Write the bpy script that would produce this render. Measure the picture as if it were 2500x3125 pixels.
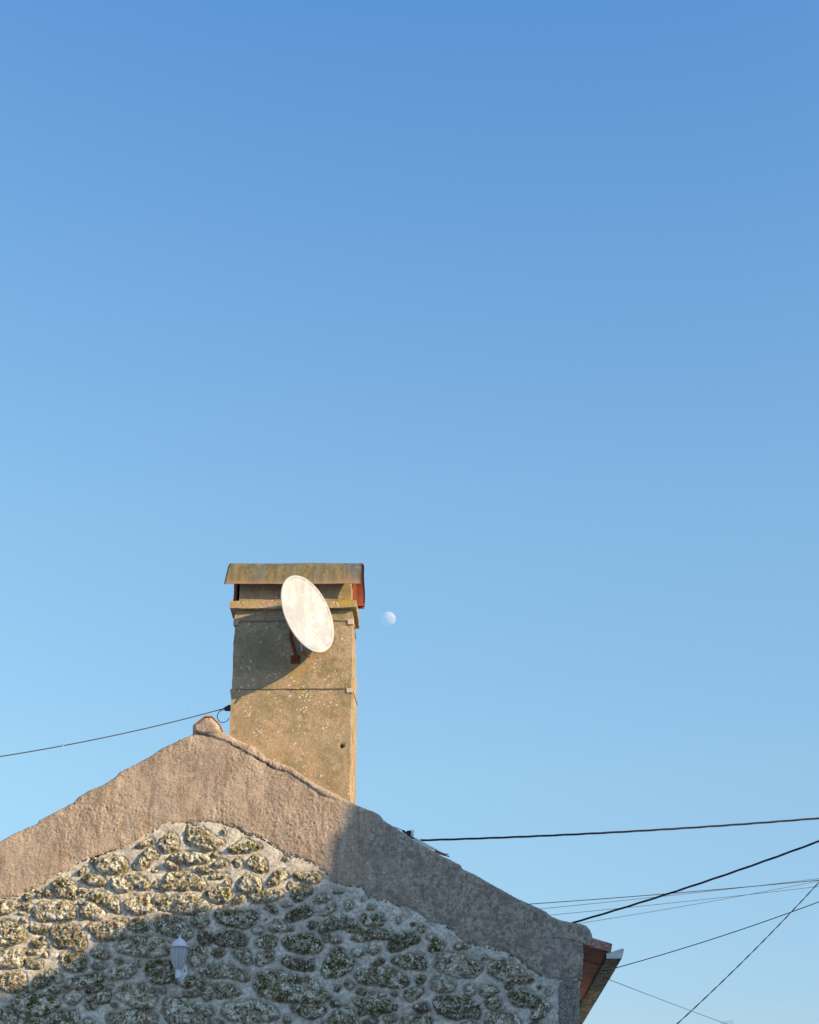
import bpy, bmesh, math, random
import numpy as np
from mathutils import Vector, Matrix
for o in list(bpy.data.objects): bpy.data.objects.remove(o)
SC = bpy.context.scene
R_ = math.radians
rng = np.random.default_rng(7); random.seed(7)

# ---------------------------------------------------------------- camera
F_PX, CX, CY = 4950.0, 1250.0, 1562.5           # photograph 2500 x 3125
PITCH, YAW = R_(24.32), R_(1.297)
CAM = np.array([0.0, -16.0, 1.6])
cd = bpy.data.cameras.new("camera"); cam = bpy.data.objects.new("camera", cd)
SC.collection.objects.link(cam); SC.camera = cam
cd.sensor_fit = 'VERTICAL'; cd.sensor_height = 24; cd.lens = 24 * F_PX / 3125
cd.clip_start = 0.1; cd.clip_end = 60000
cam.location = CAM; cam.rotation_euler = (R_(90) + PITCH, 0, YAW)
# ---------------------------------------------------------------- sky, sun, exposure
SUN_AZ, SUN_EL = 60.5, 20.2                      # degrees right of the wall's normal, and above the horizon
SDIR = np.array([math.sin(R_(SUN_AZ)) * math.cos(R_(SUN_EL)), -math.cos(R_(SUN_AZ)) * math.cos(R_(SUN_EL)), math.sin(R_(SUN_EL))])
w = bpy.data.worlds.new("World"); SC.world = w; w.use_nodes = True
nt = w.node_tree; bg = nt.nodes["Background"]
sky = nt.nodes.new("ShaderNodeTexSky"); sky.sky_type = 'NISHITA'; sky.sun_disc = False
sky.sun_elevation = R_(SUN_EL); sky.sun_rotation = R_(180 - SUN_AZ)
sky.air_density = 1.8; sky.dust_density = 0.3; sky.ozone_density = 3.0; sky.altitude = 0
# light scattered many times, which the single-scattering sky leaves out: an even blue that pales a little towards the horizon
wg = nt.nodes.new("ShaderNodeTexCoord"); wsx = nt.nodes.new("ShaderNodeSeparateXYZ"); wr = nt.nodes.new("ShaderNodeValToRGB"); wa = nt.nodes.new("ShaderNodeMix")
nt.links.new(wg.outputs["Generated"], wsx.inputs[0]); nt.links.new(wsx.outputs[2], wr.inputs[0])
el_ = wr.color_ramp.elements; K = 8.2
for i, (p_, c_) in enumerate(((.0, (.0, .03, .40)), (.13, (.0, .07, .41)), (.26, (.062, .138, .37)), (.41, (.062, .160, .38)), (.67, (.0, .092, .36)), (1., (0, .07, .30)))):
    e_ = el_[i] if i < 2 else el_.new(p_); e_.position = p_; e_.color = (*[x * K / 1.0 for x in c_], 1)
wt = nt.nodes.new("ShaderNodeMix"); wt.data_type = 'RGBA'; wt.blend_type = 'MULTIPLY'; wt.inputs[0].default_value = 1; wt.inputs[7].default_value = (.92, 1.07, 1.0, 1)
nt.links.new(sky.outputs[0], wt.inputs[6])
wa.data_type = 'RGBA'; wa.blend_type = 'ADD'; wa.clamp_factor = False; wa.inputs[0].default_value = 1; nt.links.new(wt.outputs[2], wa.inputs[6]); nt.links.new(wr.outputs[0], wa.inputs[7])
# extra glow added to the sky on the sun's side, out of view, as fill light
wd_ = nt.nodes.new("ShaderNodeVectorMath"); wd_.operation = 'DOT_PRODUCT'; wd_.inputs[1].default_value = SDIR; nt.links.new(wg.outputs["Generated"], wd_.inputs[0])
wm = nt.nodes.new("ShaderNodeMapRange"); wm.interpolation_type = 'SMOOTHSTEP'; wm.inputs[1].default_value = 0.0; wm.inputs[2].default_value = 1.0; nt.links.new(wd_.outputs["Value"], wm.inputs[0])
wf = nt.nodes.new("ShaderNodeMix"); wf.data_type = 'RGBA'; wf.clamp_factor = False; wf.inputs[6].default_value = (0, 0, 0, 1); wf.inputs[7].default_value = (2.0, 2.7, 3.9, 1); nt.links.new(wm.outputs[0], wf.inputs[0])
wb = nt.nodes.new("ShaderNodeMix"); wb.data_type = 'RGBA'; wb.blend_type = 'ADD'; wb.inputs[0].default_value = 1; nt.links.new(wa.outputs[2], wb.inputs[6]); nt.links.new(wf.outputs[2], wb.inputs[7])
nt.links.new(wb.outputs[2], bg.inputs[0]); bg.inputs[1].default_value = 0.06
sl = bpy.data.lights.new("sun", 'SUN'); sl.energy = 3.85; sl.angle = R_(0.53); sl.color = (1, .73, .39)
so = bpy.data.objects.new("sun", sl); SC.collection.objects.link(so)
so.location = (20, -12, 20); so.rotation_euler = Vector(SDIR).to_track_quat('Z', 'Y').to_euler()
SC.view_settings.view_transform = 'Standard'; SC.view_settings.look = 'None'
SC.view_settings.gamma = 1; SC.view_settings.exposure = 1.0
SC.cycles.max_bounces = 6

# ---------------------------------------------------------------- photograph pixel -> point on a plane y = const
_R = np.array([math.cos(YAW), math.sin(YAW), 0.])
_F = np.array([-math.sin(YAW) * math.cos(PITCH), math.cos(YAW) * math.cos(PITCH), math.sin(PITCH)])
_U = np.cross(_R, _F)
def P(u, v, y=0.0):
    d = (u - CX) / F_PX * _R - (v - CY) / F_PX * _U + _F
    return CAM + d * ((y - CAM[1]) / d[1])
def PV(u, v, y=0.0): return Vector(P(u, v, y))

# ---------------------------------------------------------------- object helpers
def link(o, parent=None):
    SC.collection.objects.link(o)
    if parent is not None:
        o.parent = parent
        off = Vector(parent.location); p = parent.parent
        while p is not None: off += Vector(p.location); p = p.parent
        o.location = -off
    return o
def tag(o, label=None, cat=None, group=None, kind=None):
    for k, val in (("label", label), ("category", cat), ("group", group), ("kind", kind)):
        if val: o[k] = val
    return o
def thing(name, label, cat, loc, group=None):
    o = bpy.data.objects.new(name, None); o.empty_display_size = .2; o.location = loc
    SC.collection.objects.link(o); return tag(o, label, cat, group)
def mesh_obj(name, verts, faces, mats, parent=None, smooth=False, fmat=None):
    me = bpy.data.meshes.new(name); me.from_pydata([tuple(map(float, v)) for v in verts], [], faces)
    for m in (mats if isinstance(mats, (list, tuple)) else [mats]): me.materials.append(m)
    if fmat is not None: me.polygons.foreach_set("material_index", np.array(fmat, dtype=np.int32))
    if smooth: me.polygons.foreach_set("use_smooth", np.ones(len(me.polygons), dtype=bool))
    me.update()
    return link(bpy.data.objects.new(name, me), parent)
class MB:
    def __init__(s): s.v = []; s.f = []; s.m = []
    def add(s, vs, fs, m=0):
        o = len(s.v); s.v += [tuple(map(float, v)) for v in vs]
        s.f += [tuple(i + o for i in f) for f in fs]; s.m += [m] * len(fs)
    def box(s, a, b, m=0):
        x0, y0, z0 = a; x1, y1, z1 = b
        s.add([(x0, y0, z0), (x1, y0, z0), (x1, y1, z0), (x0, y1, z0), (x0, y0, z1), (x1, y0, z1), (x1, y1, z1), (x0, y1, z1)],
              [(3, 2, 1, 0), (4, 5, 6, 7), (0, 1, 5, 4), (1, 2, 6, 5), (2, 3, 7, 6), (3, 0, 4, 7)], m)
    def prism(s, poly, y0, y1, m=0):
        n = len(poly)                            # poly: (x, z) list, extruded along y
        s.add([(x, y0, z) for x, z in poly] + [(x, y1, z) for x, z in poly],
              [tuple(range(n)), tuple(range(2 * n - 1, n - 1, -1))] + [(i, n + i, n + (i + 1) % n, (i + 1) % n) for i in range(n)], m)
    def tube(s, pts, r, seg=8, m=0, caps=True):
        pts = [Vector(p) for p in pts]; n = len(pts); rr = r if hasattr(r, '__len__') else [r] * n
        base = len(s.v); nrm = None; vs = []
        for i, p in enumerate(pts):
            t = (pts[min(i + 1, n - 1)] - pts[max(i - 1, 0)]).normalized()
            if nrm is None:
                nrm = t.orthogonal().normalized()
            nrm = (nrm - t * nrm.dot(t)).normalized(); b = t.cross(nrm)
            for k in range(seg):
                a = 2 * math.pi * k / seg; vs.append(p + (nrm * math.cos(a) + b * math.sin(a)) * rr[i])
        fs = [(i * seg + k, i * seg + (k + 1) % seg, (i + 1) * seg + (k + 1) % seg, (i + 1) * seg + k) for i in range(n - 1) for k in range(seg)]
        if caps: fs += [tuple(range(seg - 1, -1, -1)), tuple((n - 1) * seg + k for k in range(seg))]
        s.add(vs, fs, m)
    def lathe(s, prof, c, ax=(0, 0, 1), seg=32, m=0):
        q = Vector(ax).to_track_quat('Z', 'Y'); c = Vector(c); vs = []; fs = []
        for (r, z) in prof:
            for k in range(seg):
                a = 2 * math.pi * k / seg; vs.append(c + q @ Vector((r * math.cos(a), r * math.sin(a), z)))
        for i in range(len(prof) - 1):
            for k in range(seg):
                fs.append((i * seg + k, i * seg + (k + 1) % seg, (i + 1) * seg + (k + 1) % seg, (i + 1) * seg + k))
        s.add(vs, fs, m)
    def build(s, name, mats, parent=None, smooth=False, bevel=0):
        o = mesh_obj(name, s.v, s.f, mats, parent, smooth, s.m)
        if bevel:
            b = o.modifiers.new("bevel", 'BEVEL'); b.width = bevel; b.segments = 2; b.limit_method = 'ANGLE'
        return o

# ---------------------------------------------------------------- numpy noise
def vnoise(x, z, seed=0):
    t = np.random.default_rng(seed).random((256, 256))
    xi = np.floor(x).astype(int); zi = np.floor(z).astype(int); fx = x - xi; fz = z - zi
    fx = fx * fx * fx * (fx * (6 * fx - 15) + 10); fz = fz * fz * fz * (fz * (6 * fz - 15) + 10)
    a = t[xi & 255, zi & 255]; b = t[(xi + 1) & 255, zi & 255]; c = t[xi & 255, (zi + 1) & 255]; d = t[(xi + 1) & 255, (zi + 1) & 255]
    return (a * (1 - fx) + b * fx) * (1 - fz) + (c * (1 - fx) + d * fx) * fz - .5
def fbm(x, z, f, oc=3, seed=0):
    s = 0; a = 1; n = 0
    for i in range(oc):
        th = .6 + 1.1 * i + seed * .37; cs, sn = math.cos(th), math.sin(th)
        s = s + a * vnoise((x * cs - z * sn) * f + 17.3 * i + 50, (x * sn + z * cs) * f + 9.1 * i + 50, seed + i); n += a; a *= .5; f *= 2.07
    return s / n * 2
def chaikin(p, n=2):
    p = np.asarray(p, float)
    for _ in range(n):
        q = np.roll(p, -1, 0); p = np.stack([.75 * p + .25 * q, .25 * p + .75 * q], 1).reshape(-1, 2)
    return p
def poly_sdf(px, pz, poly):                      # >0 inside
    a = poly; b = np.roll(poly, -1, 0); d2 = np.full(px.shape, 1e9); ins = np.zeros(px.shape, bool)
    for (x0, z0), (x1, z1) in zip(a, b):
        dx, dz = x1 - x0, z1 - z0; L = dx * dx + dz * dz + 1e-12
        t = np.clip(((px - x0) * dx + (pz - z0) * dz) / L, 0, 1)
        d2 = np.minimum(d2, (px - x0 - t * dx) ** 2 + (pz - z0 - t * dz) ** 2)
        c = ((z0 > pz) != (z1 > pz)) & (px < dx * (pz - z0) / (dz if dz else 1e-12) + x0); ins ^= c
    return np.where(ins, 1, -1) * np.sqrt(d2)
def line_dist(px, pz, pl):
    d2 = np.full(px.shape, 1e9)
    for (x0, z0), (x1, z1) in zip(pl[:-1], pl[1:]):
        dx, dz = x1 - x0, z1 - z0; t = np.clip(((px - x0) * dx + (pz - z0) * dz) / (dx * dx + dz * dz + 1e-12), 0, 1)
        d2 = np.minimum(d2, (px - x0 - t * dx) ** 2 + (pz - z0 - t * dz) ** 2)
    return np.sqrt(d2)
def sstep(a, b, x):
    t = np.clip((x - a) / (b - a), 0, 1); return t * t * (3 - 2 * t)

# ---------------------------------------------------------------- material helpers
class M:
    def __init__(s, name, rough=.9, spec=.2, metal=0):
        s.mat = bpy.data.materials.new(name); s.mat.use_nodes = True; s.t = s.mat.node_tree
        s.b = s.t.nodes["Principled BSDF"]; s.b.inputs["Roughness"].default_value = rough
        s.b.inputs["Specular IOR Level"].default_value = spec; s.b.inputs["Metallic"].default_value = metal
        s.co = s.t.nodes.new("ShaderNodeTexCoord").outputs["Object"]
    def lk(s, a, b): s.t.links.new(a, b)
    def mapped(s, sc):
        n = s.t.nodes.new("ShaderNodeMapping"); n.inputs["Scale"].default_value = sc; s.lk(s.co, n.inputs[0]); return n.outputs[0]
    def noise(s, scale, detail=4, rough=.55, sc=None, dist=0):
        n = s.t.nodes.new("ShaderNodeTexNoise"); n.inputs["Scale"].default_value = scale; n.inputs["Detail"].default_value = detail
        n.inputs["Roughness"].default_value = rough; n.inputs["Distortion"].default_value = dist
        s.lk(s.mapped(sc) if sc else s.co, n.inputs["Vector"]); return n.outputs["Fac"]
    def voro(s, scale, feat='F1', out="Distance"):
        n = s.t.nodes.new("ShaderNodeTexVoronoi"); n.inputs["Scale"].default_value = scale; n.feature = feat
        s.lk(s.co, n.inputs["Vector"]); return n.outputs[out]
    def ramp(s, fac, a, b, inv=False):           # linear step a..b -> 0..1
        n = s.t.nodes.new("ShaderNodeMapRange"); n.interpolation_type = 'SMOOTHSTEP'
        n.inputs[1].default_value = a; n.inputs[2].default_value = b
        n.inputs[3].default_value = 1 if inv else 0; n.inputs[4].default_value = 0 if inv else 1
        s.lk(fac, n.inputs[0]); return n.outputs[0]
    def math(s, op, a, b):
        n = s.t.nodes.new("ShaderNodeMath"); n.operation = op
        for i, x in enumerate((a, b)):
            if isinstance(x, (int, float)): n.inputs[i].default_value = x
            else: s.lk(x, n.inputs[i])
        return n.outputs[0]
    def mix(s, fac, a, b):
        n = s.t.nodes.new("ShaderNodeMix"); n.data_type = 'RGBA'
        for i, x in ((0, fac), (6, a), (7, b)):
            if isinstance(x, (int, float)): n.inputs[i].default_value = x
            elif isinstance(x, tuple): n.inputs[i].default_value = (*x, 1)
            else: s.lk(x, n.inputs[i])
        return n.outputs[2]
    def attr(s, name):
        n = s.t.nodes.new("ShaderNodeAttribute"); n.attribute_name = name; return n
    def sep(s, c):
        n = s.t.nodes.new("ShaderNodeSeparateColor"); s.lk(c, n.inputs[0]); return n.outputs
    def bump(s, h, dist=.01, strength=1.0):
        n = s.t.nodes.new("ShaderNodeBump"); n.inputs["Distance"].default_value = dist; n.inputs["Strength"].default_value = strength
        s.lk(h, n.inputs["Height"]); s.lk(n.outputs[0], s.b.inputs["Normal"]); return s
    def col(s, c):
        if isinstance(c, tuple): s.b.inputs["Base Color"].default_value = (*c, 1)
        else: s.lk(c, s.b.inputs["Base Color"])
        return s

def simple(name, c, rough=.6, spec=.4, metal=0, var=.25, sc=30):
    m = M(name, rough, spec, metal); n = m.noise(sc, 4)
    m.col(m.mix(n, tuple(x * (1 - var) for x in c), tuple(min(1, x * (1 + var)) for x in c))); return m.mat

# rubble masonry: mask.r = stone, mask.g = stone's own random value, mask.b = moss, mask.a = dressed quoin
def rubble_material():
    m = M("rubble_masonry", .95, .1); a = m.attr("mask"); r, g, b = m.sep(a.outputs["Color"])[:3]; al = a.outputs["Alpha"]
    grain = m.noise(75, 3, .75); mid = m.noise(26, 4, .75); big = m.noise(9, 3, .6)
    gran = m.mix(m.ramp(grain, .36, .64), (.15, .13, .088), (.63, .55, .40))
    gran = m.mix(m.math('MULTIPLY', m.ramp(g, .5, .95), .55), gran, (.33, .25, .16)); gran = m.mix(m.math('MULTIPLY', m.ramp(g, .02, .35, True), .55), gran, (.11, .105, .078))
    patch = m.math('ADD', m.noise(12, 5, .72, dist=.5), m.math('MULTIPLY', m.math('SUBTRACT', g, .5), .10))
    pale = m.math('MULTIPLY', m.ramp(patch, .475, .560), m.ramp(mid, .36, .50))
    c = m.mix(m.math('MULTIPLY', pale, .92), gran, m.mix(m.ramp(grain, .36, .60), (.44, .42, .31), (.90, .87, .75)))
    dark = m.math('MULTIPLY', m.ramp(m.noise(34, 4, .78, dist=.3), .52, .58), m.ramp(patch, .62, .47))
    c = m.mix(m.math('MULTIPLY', dark, .9), c, (.035, .036, .022))
    moss = m.math('MULTIPLY', m.ramp(m.noise(14, 5, .75), .47, .57), m.math('ADD', m.math('MULTIPLY', b, .95), .12))
    c = m.mix(moss, c, m.mix(m.ramp(grain, .4, .6), (.025, .038, .009), (.16, .155, .04)))
    wh = m.math('MULTIPLY', m.ramp(m.voro(36), .22, .36, True), m.ramp(m.noise(9, 3, .6), .47, .57))
    c = m.mix(m.math('MULTIPLY', wh, .85), c, (.82, .82, .74))
    rust = m.math('MULTIPLY', m.ramp(m.noise(9, 3, .6, sc=(1, 1, 1.7)), .60, .67), .75)
    c = m.mix(rust, c, m.mix(m.ramp(grain, .4, .6), (.17, .095, .05), (.34, .20, .12)))
    quo = m.mix(m.ramp(m.noise(65, 4, .78), .46, .58), (.17, .152, .125), (.39, .36, .305))
    c = m.mix(al, c, quo)
    mor = m.mix(m.ramp(big, .35, .65), (.42, .385, .325), (.62, .58, .505))
    mor = m.mix(m.math('MULTIPLY', m.ramp(m.noise(30, 4, .7, sc=(.6, 1, 1.6)), .5, .70), .5), mor, (.34, .29, .23))
    mor = m.mix(m.math('MULTIPLY', m.ramp(grain, .55, .66), .3), mor, (.36, .32, .27))
    mor = m.mix(m.math('MULTIPLY', m.ramp(m.noise(4, 4, .7), .54, .70), .45), mor, (.38, .325, .27))
    c = m.mix(r, mor, c); m.col(c)
    h = m.math('ADD', m.math('MULTIPLY', m.math('ADD', mid, grain), m.math('ADD', m.math('MULTIPLY', r, 1.0), .13)), m.math('MULTIPLY', dark, -.5))
    return m.bump(h, .013).mat
def plaster_material():
    m = M("rough_render", .95, .1); a = m.attr("mask"); r, g, b = m.sep(a.outputs["Color"])[:3]
    gr = m.noise(95, 2, .8); g2 = m.noise(48, 4, .78); mid = m.noise(22, 4, .7); big = m.noise(3.2, 4, .6); st = m.noise(5, 4, .65, sc=(2.2, 1, .35))
    c = m.mix(big, (.36, .27, .205), (.47, .37, .29))
    c = m.mix(m.math('MULTIPLY', m.ramp(st, .48, .64), .6), c, (.58, .48, .375))
    c = m.mix(m.math('MULTIPLY', m.ramp(m.noise(4, 4, .7, sc=(2.4, 1, .5)), .50, .62), .7), c, (.225, .158, .117))
    c = m.mix(m.math('MULTIPLY', m.ramp(m.noise(66, 3, .8), .55, .60), .75), c, (.11, .078, .055))
    c = m.mix(m.math('MULTIPLY', m.ramp(g2, .56, .64), .4), c, (.17, .125, .09))
    c = m.mix(m.math('MULTIPLY', m.ramp(gr, .56, .68), .5), c, (.62, .54, .43))
    c = m.mix(m.math('MULTIPLY', m.ramp(mid, .55, .68), .3), c, (.56, .48, .375))
    c = m.mix(m.math('MULTIPLY', m.ramp(m.noise(1.7, 5, .7), .50, .62), .45), c, (.25, .18, .135))
    wd = m.mix(m.ramp(m.math('ADD', m.math('MULTIPLY', g2, .5), m.math('MULTIPLY', mid, .5)), .42, .58), (.135, .112, .090), (.40, .355, .295)); wd = m.mix(m.math('MULTIPLY', m.ramp(gr, .55, .68), .5), wd, (.54, .505, .44))
    wd = m.mix(m.math('MULTIPLY', m.ramp(m.noise(6, 5, .78), .48, .60), .6), wd, (.155, .125, .10))
    c = m.mix(m.math('MULTIPLY', r, .85), c, wd)
    c = m.mix(m.math('MULTIPLY', g, .9), c, (.06, .045, .035)); m.col(c)
    return m.bump(m.math('ADD', gr, m.math('MULTIPLY', g2, .5)), .010).mat
def chimney_material():
    m = M("chimney_concrete", .95, .1); gr = m.noise(130, 2, .75); mid = m.noise(28, 5, .75); big = m.noise(2.6, 4, .6)
    c = m.mix(m.ramp(big, .35, .65), (.315, .23, .135), (.44, .31, .20))
    c = m.mix(m.math('MULTIPLY', m.ramp(mid, .46, .62), .5), c, (.50, .40, .26))
    c = m.mix(m.math('MULTIPLY', m.ramp(m.noise(52, 5, .78), .53, .62), .65), c, (.11, .085, .045))
    c = m.mix(m.math('MULTIPLY', m.ramp(gr, .56, .68), .5), c, (.60, .50, .35))
    c = m.mix(m.math('MULTIPLY', m.ramp(m.noise(5, 5, .75), .50, .64), .55), c, (.17, .145, .07))
    c = m.mix(m.math('MULTIPLY', m.ramp(m.noise(3.1, 4, .7, sc=(1.6, 1, .6)), .46, .58), .5), c, (.265, .235, .15))
    c = m.mix(m.math('MULTIPLY', m.ramp(m.noise(17, 4, .7), .55, .66), .45), c, (.20, .165, .10))
    at = m.attr("mask"); r = m.sep(at.outputs["Color"]); dens = at.outputs["Alpha"]
    lw = m.math('MULTIPLY', m.ramp(m.voro(24), .17, .30, True), m.ramp(m.math('ADD', m.noise(7, 3, .6), m.math('MULTIPLY', dens, .17)), .52, .63))
    c = m.mix(m.math('MULTIPLY', lw, .85), c, (.74, .68, .54))
    ls = m.math('MULTIPLY', m.ramp(m.voro(50), .16, .28, True), m.ramp(m.noise(6, 3, .6), .44, .60))
    c = m.mix(m.math('MULTIPLY', ls, .7), c, (.66, .61, .49))
    yl = m.math('MULTIPLY', r[0], m.ramp(m.noise(38, 4, .7), .44, .54))
    c = m.mix(yl, c, m.mix(gr, (.38, .235, .02), (.55, .37, .04)))
    c = m.mix(r[1], c, m.mix(mid, (.10, .10, .065), (.24, .22, .13)))
    c = m.mix(r[2], c, (.01, .01, .01))
    m.col(c); return m.bump(m.math('ADD', gr, mid), .009).mat
def cap_material():
    m = M("weathered_cap_sheet", .75, .3, 0); st = m.noise(9, 5, .75, sc=(2.1, 1, .35)); s2 = m.noise(5, 5, .7, sc=(2.6, 1, .5)); g = m.noise(70, 3, .7)
    c = m.mix(m.ramp(st, .40, .62), (.105, .088, .042), (.215, .165, .07))
    c = m.mix(m.math('MULTIPLY', m.ramp(s2, .50, .60), .8), c, (.13, .135, .125))
    at = m.attr("mask"); r = m.sep(at.outputs["Color"])
    c = m.mix(m.math('MULTIPLY', r[1], m.ramp(m.noise(12, 5, .7, sc=(1, 1, .6)), .40, .50)), c, (.085, .095, .115))
    c = m.mix(m.math('MULTIPLY', r[0], .85), c, m.mix(g, (.22, .13, .08), (.36, .24, .17)))
    c = m.mix(m.math('MULTIPLY', m.ramp(g, .60, .70), .6), c, (.09, .06, .035))
    wh = m.math('MULTIPLY', m.ramp(m.voro(17), .06, .10, True), m.ramp(m.noise(4, 2), .52, .58))
    c = m.mix(wh, c, (.55, .50, .38)); m.col(c); return m.bump(g, .004).mat
def dish_material():
    m = M("dish_paint", .6, .35); st = m.noise(4.5, 4, .6, sc=(2.2, 1.2, .75)); g = m.noise(100, 3, .7)
    c = m.mix(m.ramp(st, .36, .66), (.33, .34, .37), (.46, .47, .505))
    bl = m.math('MULTIPLY', m.ramp(m.noise(14, 4, .7), .5, .6), m.ramp(m.noise(3.2, 2), .5, .6)); c = m.mix(m.math('MULTIPLY', bl, .55), c, (.62, .63, .66))
    sp = m.math('MULTIPLY', m.ramp(m.voro(38), .14, .24, True), m.ramp(m.noise(5, 3), .46, .58))
    c = m.mix(m.math('MULTIPLY', m.ramp(m.noise(24, 5, .75), .54, .64), .45), c, (.27, .27, .28)); c = m.mix(m.math('MULTIPLY', sp, .7), c, (.16, .14, .10))
    c = m.mix(m.math('MULTIPLY', m.ramp(g, .56, .68), .35), c, (.24, .25, .27)); m.col(c); return m.mat
def rust_material(name, a, b, dk=(.05, .02, .012)):
    m = M(name, .85, .2); c = m.mix(m.noise(25, 5, .7), a, b)
    c = m.mix(m.math('MULTIPLY', m.ramp(m.noise(50, 4, .7), .56, .66), .5), c, dk); m.col(c); return m.bump(m.noise(80, 3), .003).mat
def gutter_material():
    m = M("lichened_gutter", .85, .2); c = m.mix(m.noise(14, 4, .6), (.085, .078, .045), (.20, .155, .05))
    c = m.mix(m.ramp(m.noise(8, 4, .6), .48, .58), c, (.115, .105, .08))
    c = m.mix(m.math('MULTIPLY', m.ramp(m.noise(13, 5, .75, sc=(1.3, .55, 1), dist=.8), .455, .50), .95), c, (.022, .024, .017)); m.col(c); return m.mat
def soffit_material():
    m = M("soffit_boards", .8, .25); st = m.noise(6, 5, .75, sc=(.5, 5, 1)); c = m.mix(m.ramp(st, .38, .62), (.06, .019, .009), (.22, .066, .024))
    m.col(m.mix(m.math('MULTIPLY', m.ramp(m.noise(5, 5, .7, sc=(.6, 12, 1)), .55, .66), .6), c, (.06, .022, .012))); return m.bump(st, .004).mat
def eave_material():
    m = M("eave_tile_course", .85, .2); c = m.mix(m.noise(20, 5, .7), (.20, .085, .062), (.30, .15, .115))
    c = m.mix(m.math('MULTIPLY', m.ramp(m.noise(14, 5, .7, sc=(.7, 1, 2.5)), .52, .60), .8), c, (.36, .28, .25)); m.col(c); return m.mat
def tile_material():
    m = M("clay_roof_tiles", .9, .15); c = m.mix(m.noise(8, 5, .7), (.22, .085, .045), (.42, .19, .10))
    m.col(m.mix(m.math('MULTIPLY', m.ramp(m.noise(16, 4, .7), .55, .65), .6), c, (.13, .11, .07))); return m.bump(m.noise(60, 3), .004).mat
MAT = dict(rubble=rubble_material(), plaster=plaster_material(), chimney=chimney_material(), cap=cap_material(), dish=dish_material(),
           rust=rust_material("rusty_iron", (.11, .032, .02), (.21, .065, .033)), caprust=rust_material("rusted_sheet", (.19, .052, .03), (.37, .115, .06)),
           gutter=gutter_material(), soffit=soffit_material(), eave=eave_material(), tile=tile_material(),
           zinc=simple("zinc_sheet", (.42, .44, .45), .55, .5, .2), black=simple("black_cable_sheath", (.018, .019, .022), .6, .4),
           greycable=simple("grey_cable", (.025, .032, .048), .6, .3), fadewire=simple("faded_grey_wire", (.040, .060, .095), .7, .3),
           brown=simple("brown_twisted_wire", (.10, .075, .065), .8, .2), white=simple("white_plastic", (.62, .62, .62), .5, .4, var=.1),
           rim=simple("dish_rim_paint", (.42, .42, .42), .5, .4), red=simple("red_plastic", (.30, .06, .075), .5, .4), plate=simple("pale_corner_plate", (.46, .38, .30), .85, .2),
           wire=rust_material("hoop_wire", (.13, .10, .07), (.24, .18, .12)), offwall=simple("pale_limewash", (.60, .60, .60), .95, .1, var=.12, sc=6),
           lampwhite=simple("white_lamp_paint", (.56, .56, .60), .5, .4, var=.35, sc=90), ground=simple("pale_paving", (.33, .37, .43), .95, .1, sc=12),
           shade=simple("roof_backing", (.12, .09, .07), .9, .1), wood=simple("weathered_pole_wood", (.16, .12, .085), .9, .1), ash=simple("galvanised_bars", (.12, .19, .28), .6, .3))

# ================================================================ ground
g = 4000.0
go = mesh_obj("ground", [(-g, -g, 0), (g, -g, 0), (g, g, 0), (-g, g, 0)], [(0, 1, 2, 3)], MAT['ground']); tag(go, kind='structure')

# ================================================================ the stone house
house = thing("stone_house", "rubble stone house with rendered gable top, concrete chimney and red eaves", "house", (-2.4, .3, 0))
def full(f, o, pts): return [(o[0] + f * x, o[1] + f * y) for x, y in pts]
UP = [(-520, 2850), (-300, 2735), (-140, 2645), (0, 2566), (46, 2540), (111, 2511), (118, 2500), (176, 2471), (223, 2446), (237, 2430), (278, 2406), (306, 2397), (348, 2371), (366, 2353),
      (399, 2336), (464, 2302), (487, 2284), (524, 2267), (570, 2246), (588, 2238), (590, 2217), (626, 2190), (647, 2190), (671, 2216), (676, 2232), (700, 2242),
      (720, 2255), (765, 2272), (796, 2291), (813, 2311), (845, 2323), (893, 2341), (918, 2361), (963, 2389), (1033, 2424), (1090, 2456), (1142, 2475), (1158, 2484), (1173, 2503), (1219, 2531),
      (1264, 2561), (1309, 2586), (1349, 2610), (1374, 2621), (1406, 2638), (1412, 2650), (1452, 2668), (1500, 2696), (1533, 2714), (1581, 2741), (1626, 2761), (1667, 2781), (1684, 2795),
      (1711, 2806), (1748, 2814), (1784, 2820), (1801, 2834), (1809, 2854), (1810, 2872), (1801, 2885), (1781, 2884)]
LOW = [(-520, 2960), (-60, 2770), (0, 2741), (60, 2737), (75, 2722), (110, 2712), (161, 2676), (202, 2662), (242, 2632), (292, 2615), (336, 2598), (373, 2588), (400, 2575), (478, 2531), (503, 2514), (556, 2511),
       (619, 2508), (666, 2509), (700, 2522), (725, 2528), (747, 2546), (772, 2553), (793, 2557), (834, 2582), (874, 2610), (927, 2622), (968, 2646), (1000, 2667), (1012, 2691),
       (1065, 2703), (1106, 2708), (1122, 2740), (1183, 2752), (1203, 2760), (1244, 2772), (1276, 2784), (1309, 2817), (1361, 2826), (1387, 2853), (1430, 2882), (1462, 2888),
       (1503, 2896), (1552, 2911), (1590, 2934), (1633, 2969), (1662, 2983), (1706, 2992), (1752, 2988), (1776, 2991)]
RIGHT = [(1781, 2884), (1780, 2930), (1778, 2968), (1776, 2991), (1773, 3012), (1773, 3070), (1773, 3125), (1775, 3300)]
fA, oA = .3361, (0, 2400); fB, oB = .3130, (400, 2450); fC, oC = .2899, (800, 2650); fD, oD = .2899, (1300, 2650); f2, o2 = .4638, (0, 2130); f3, o3 = .4058, (700, 2330)
STONES = []                                      # (polygon in photo px, moss 0..1)
def pg(f, o, pts, moss=None): STONES.append((full(f, o, pts), rng.random() if moss is None else moss))
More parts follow.
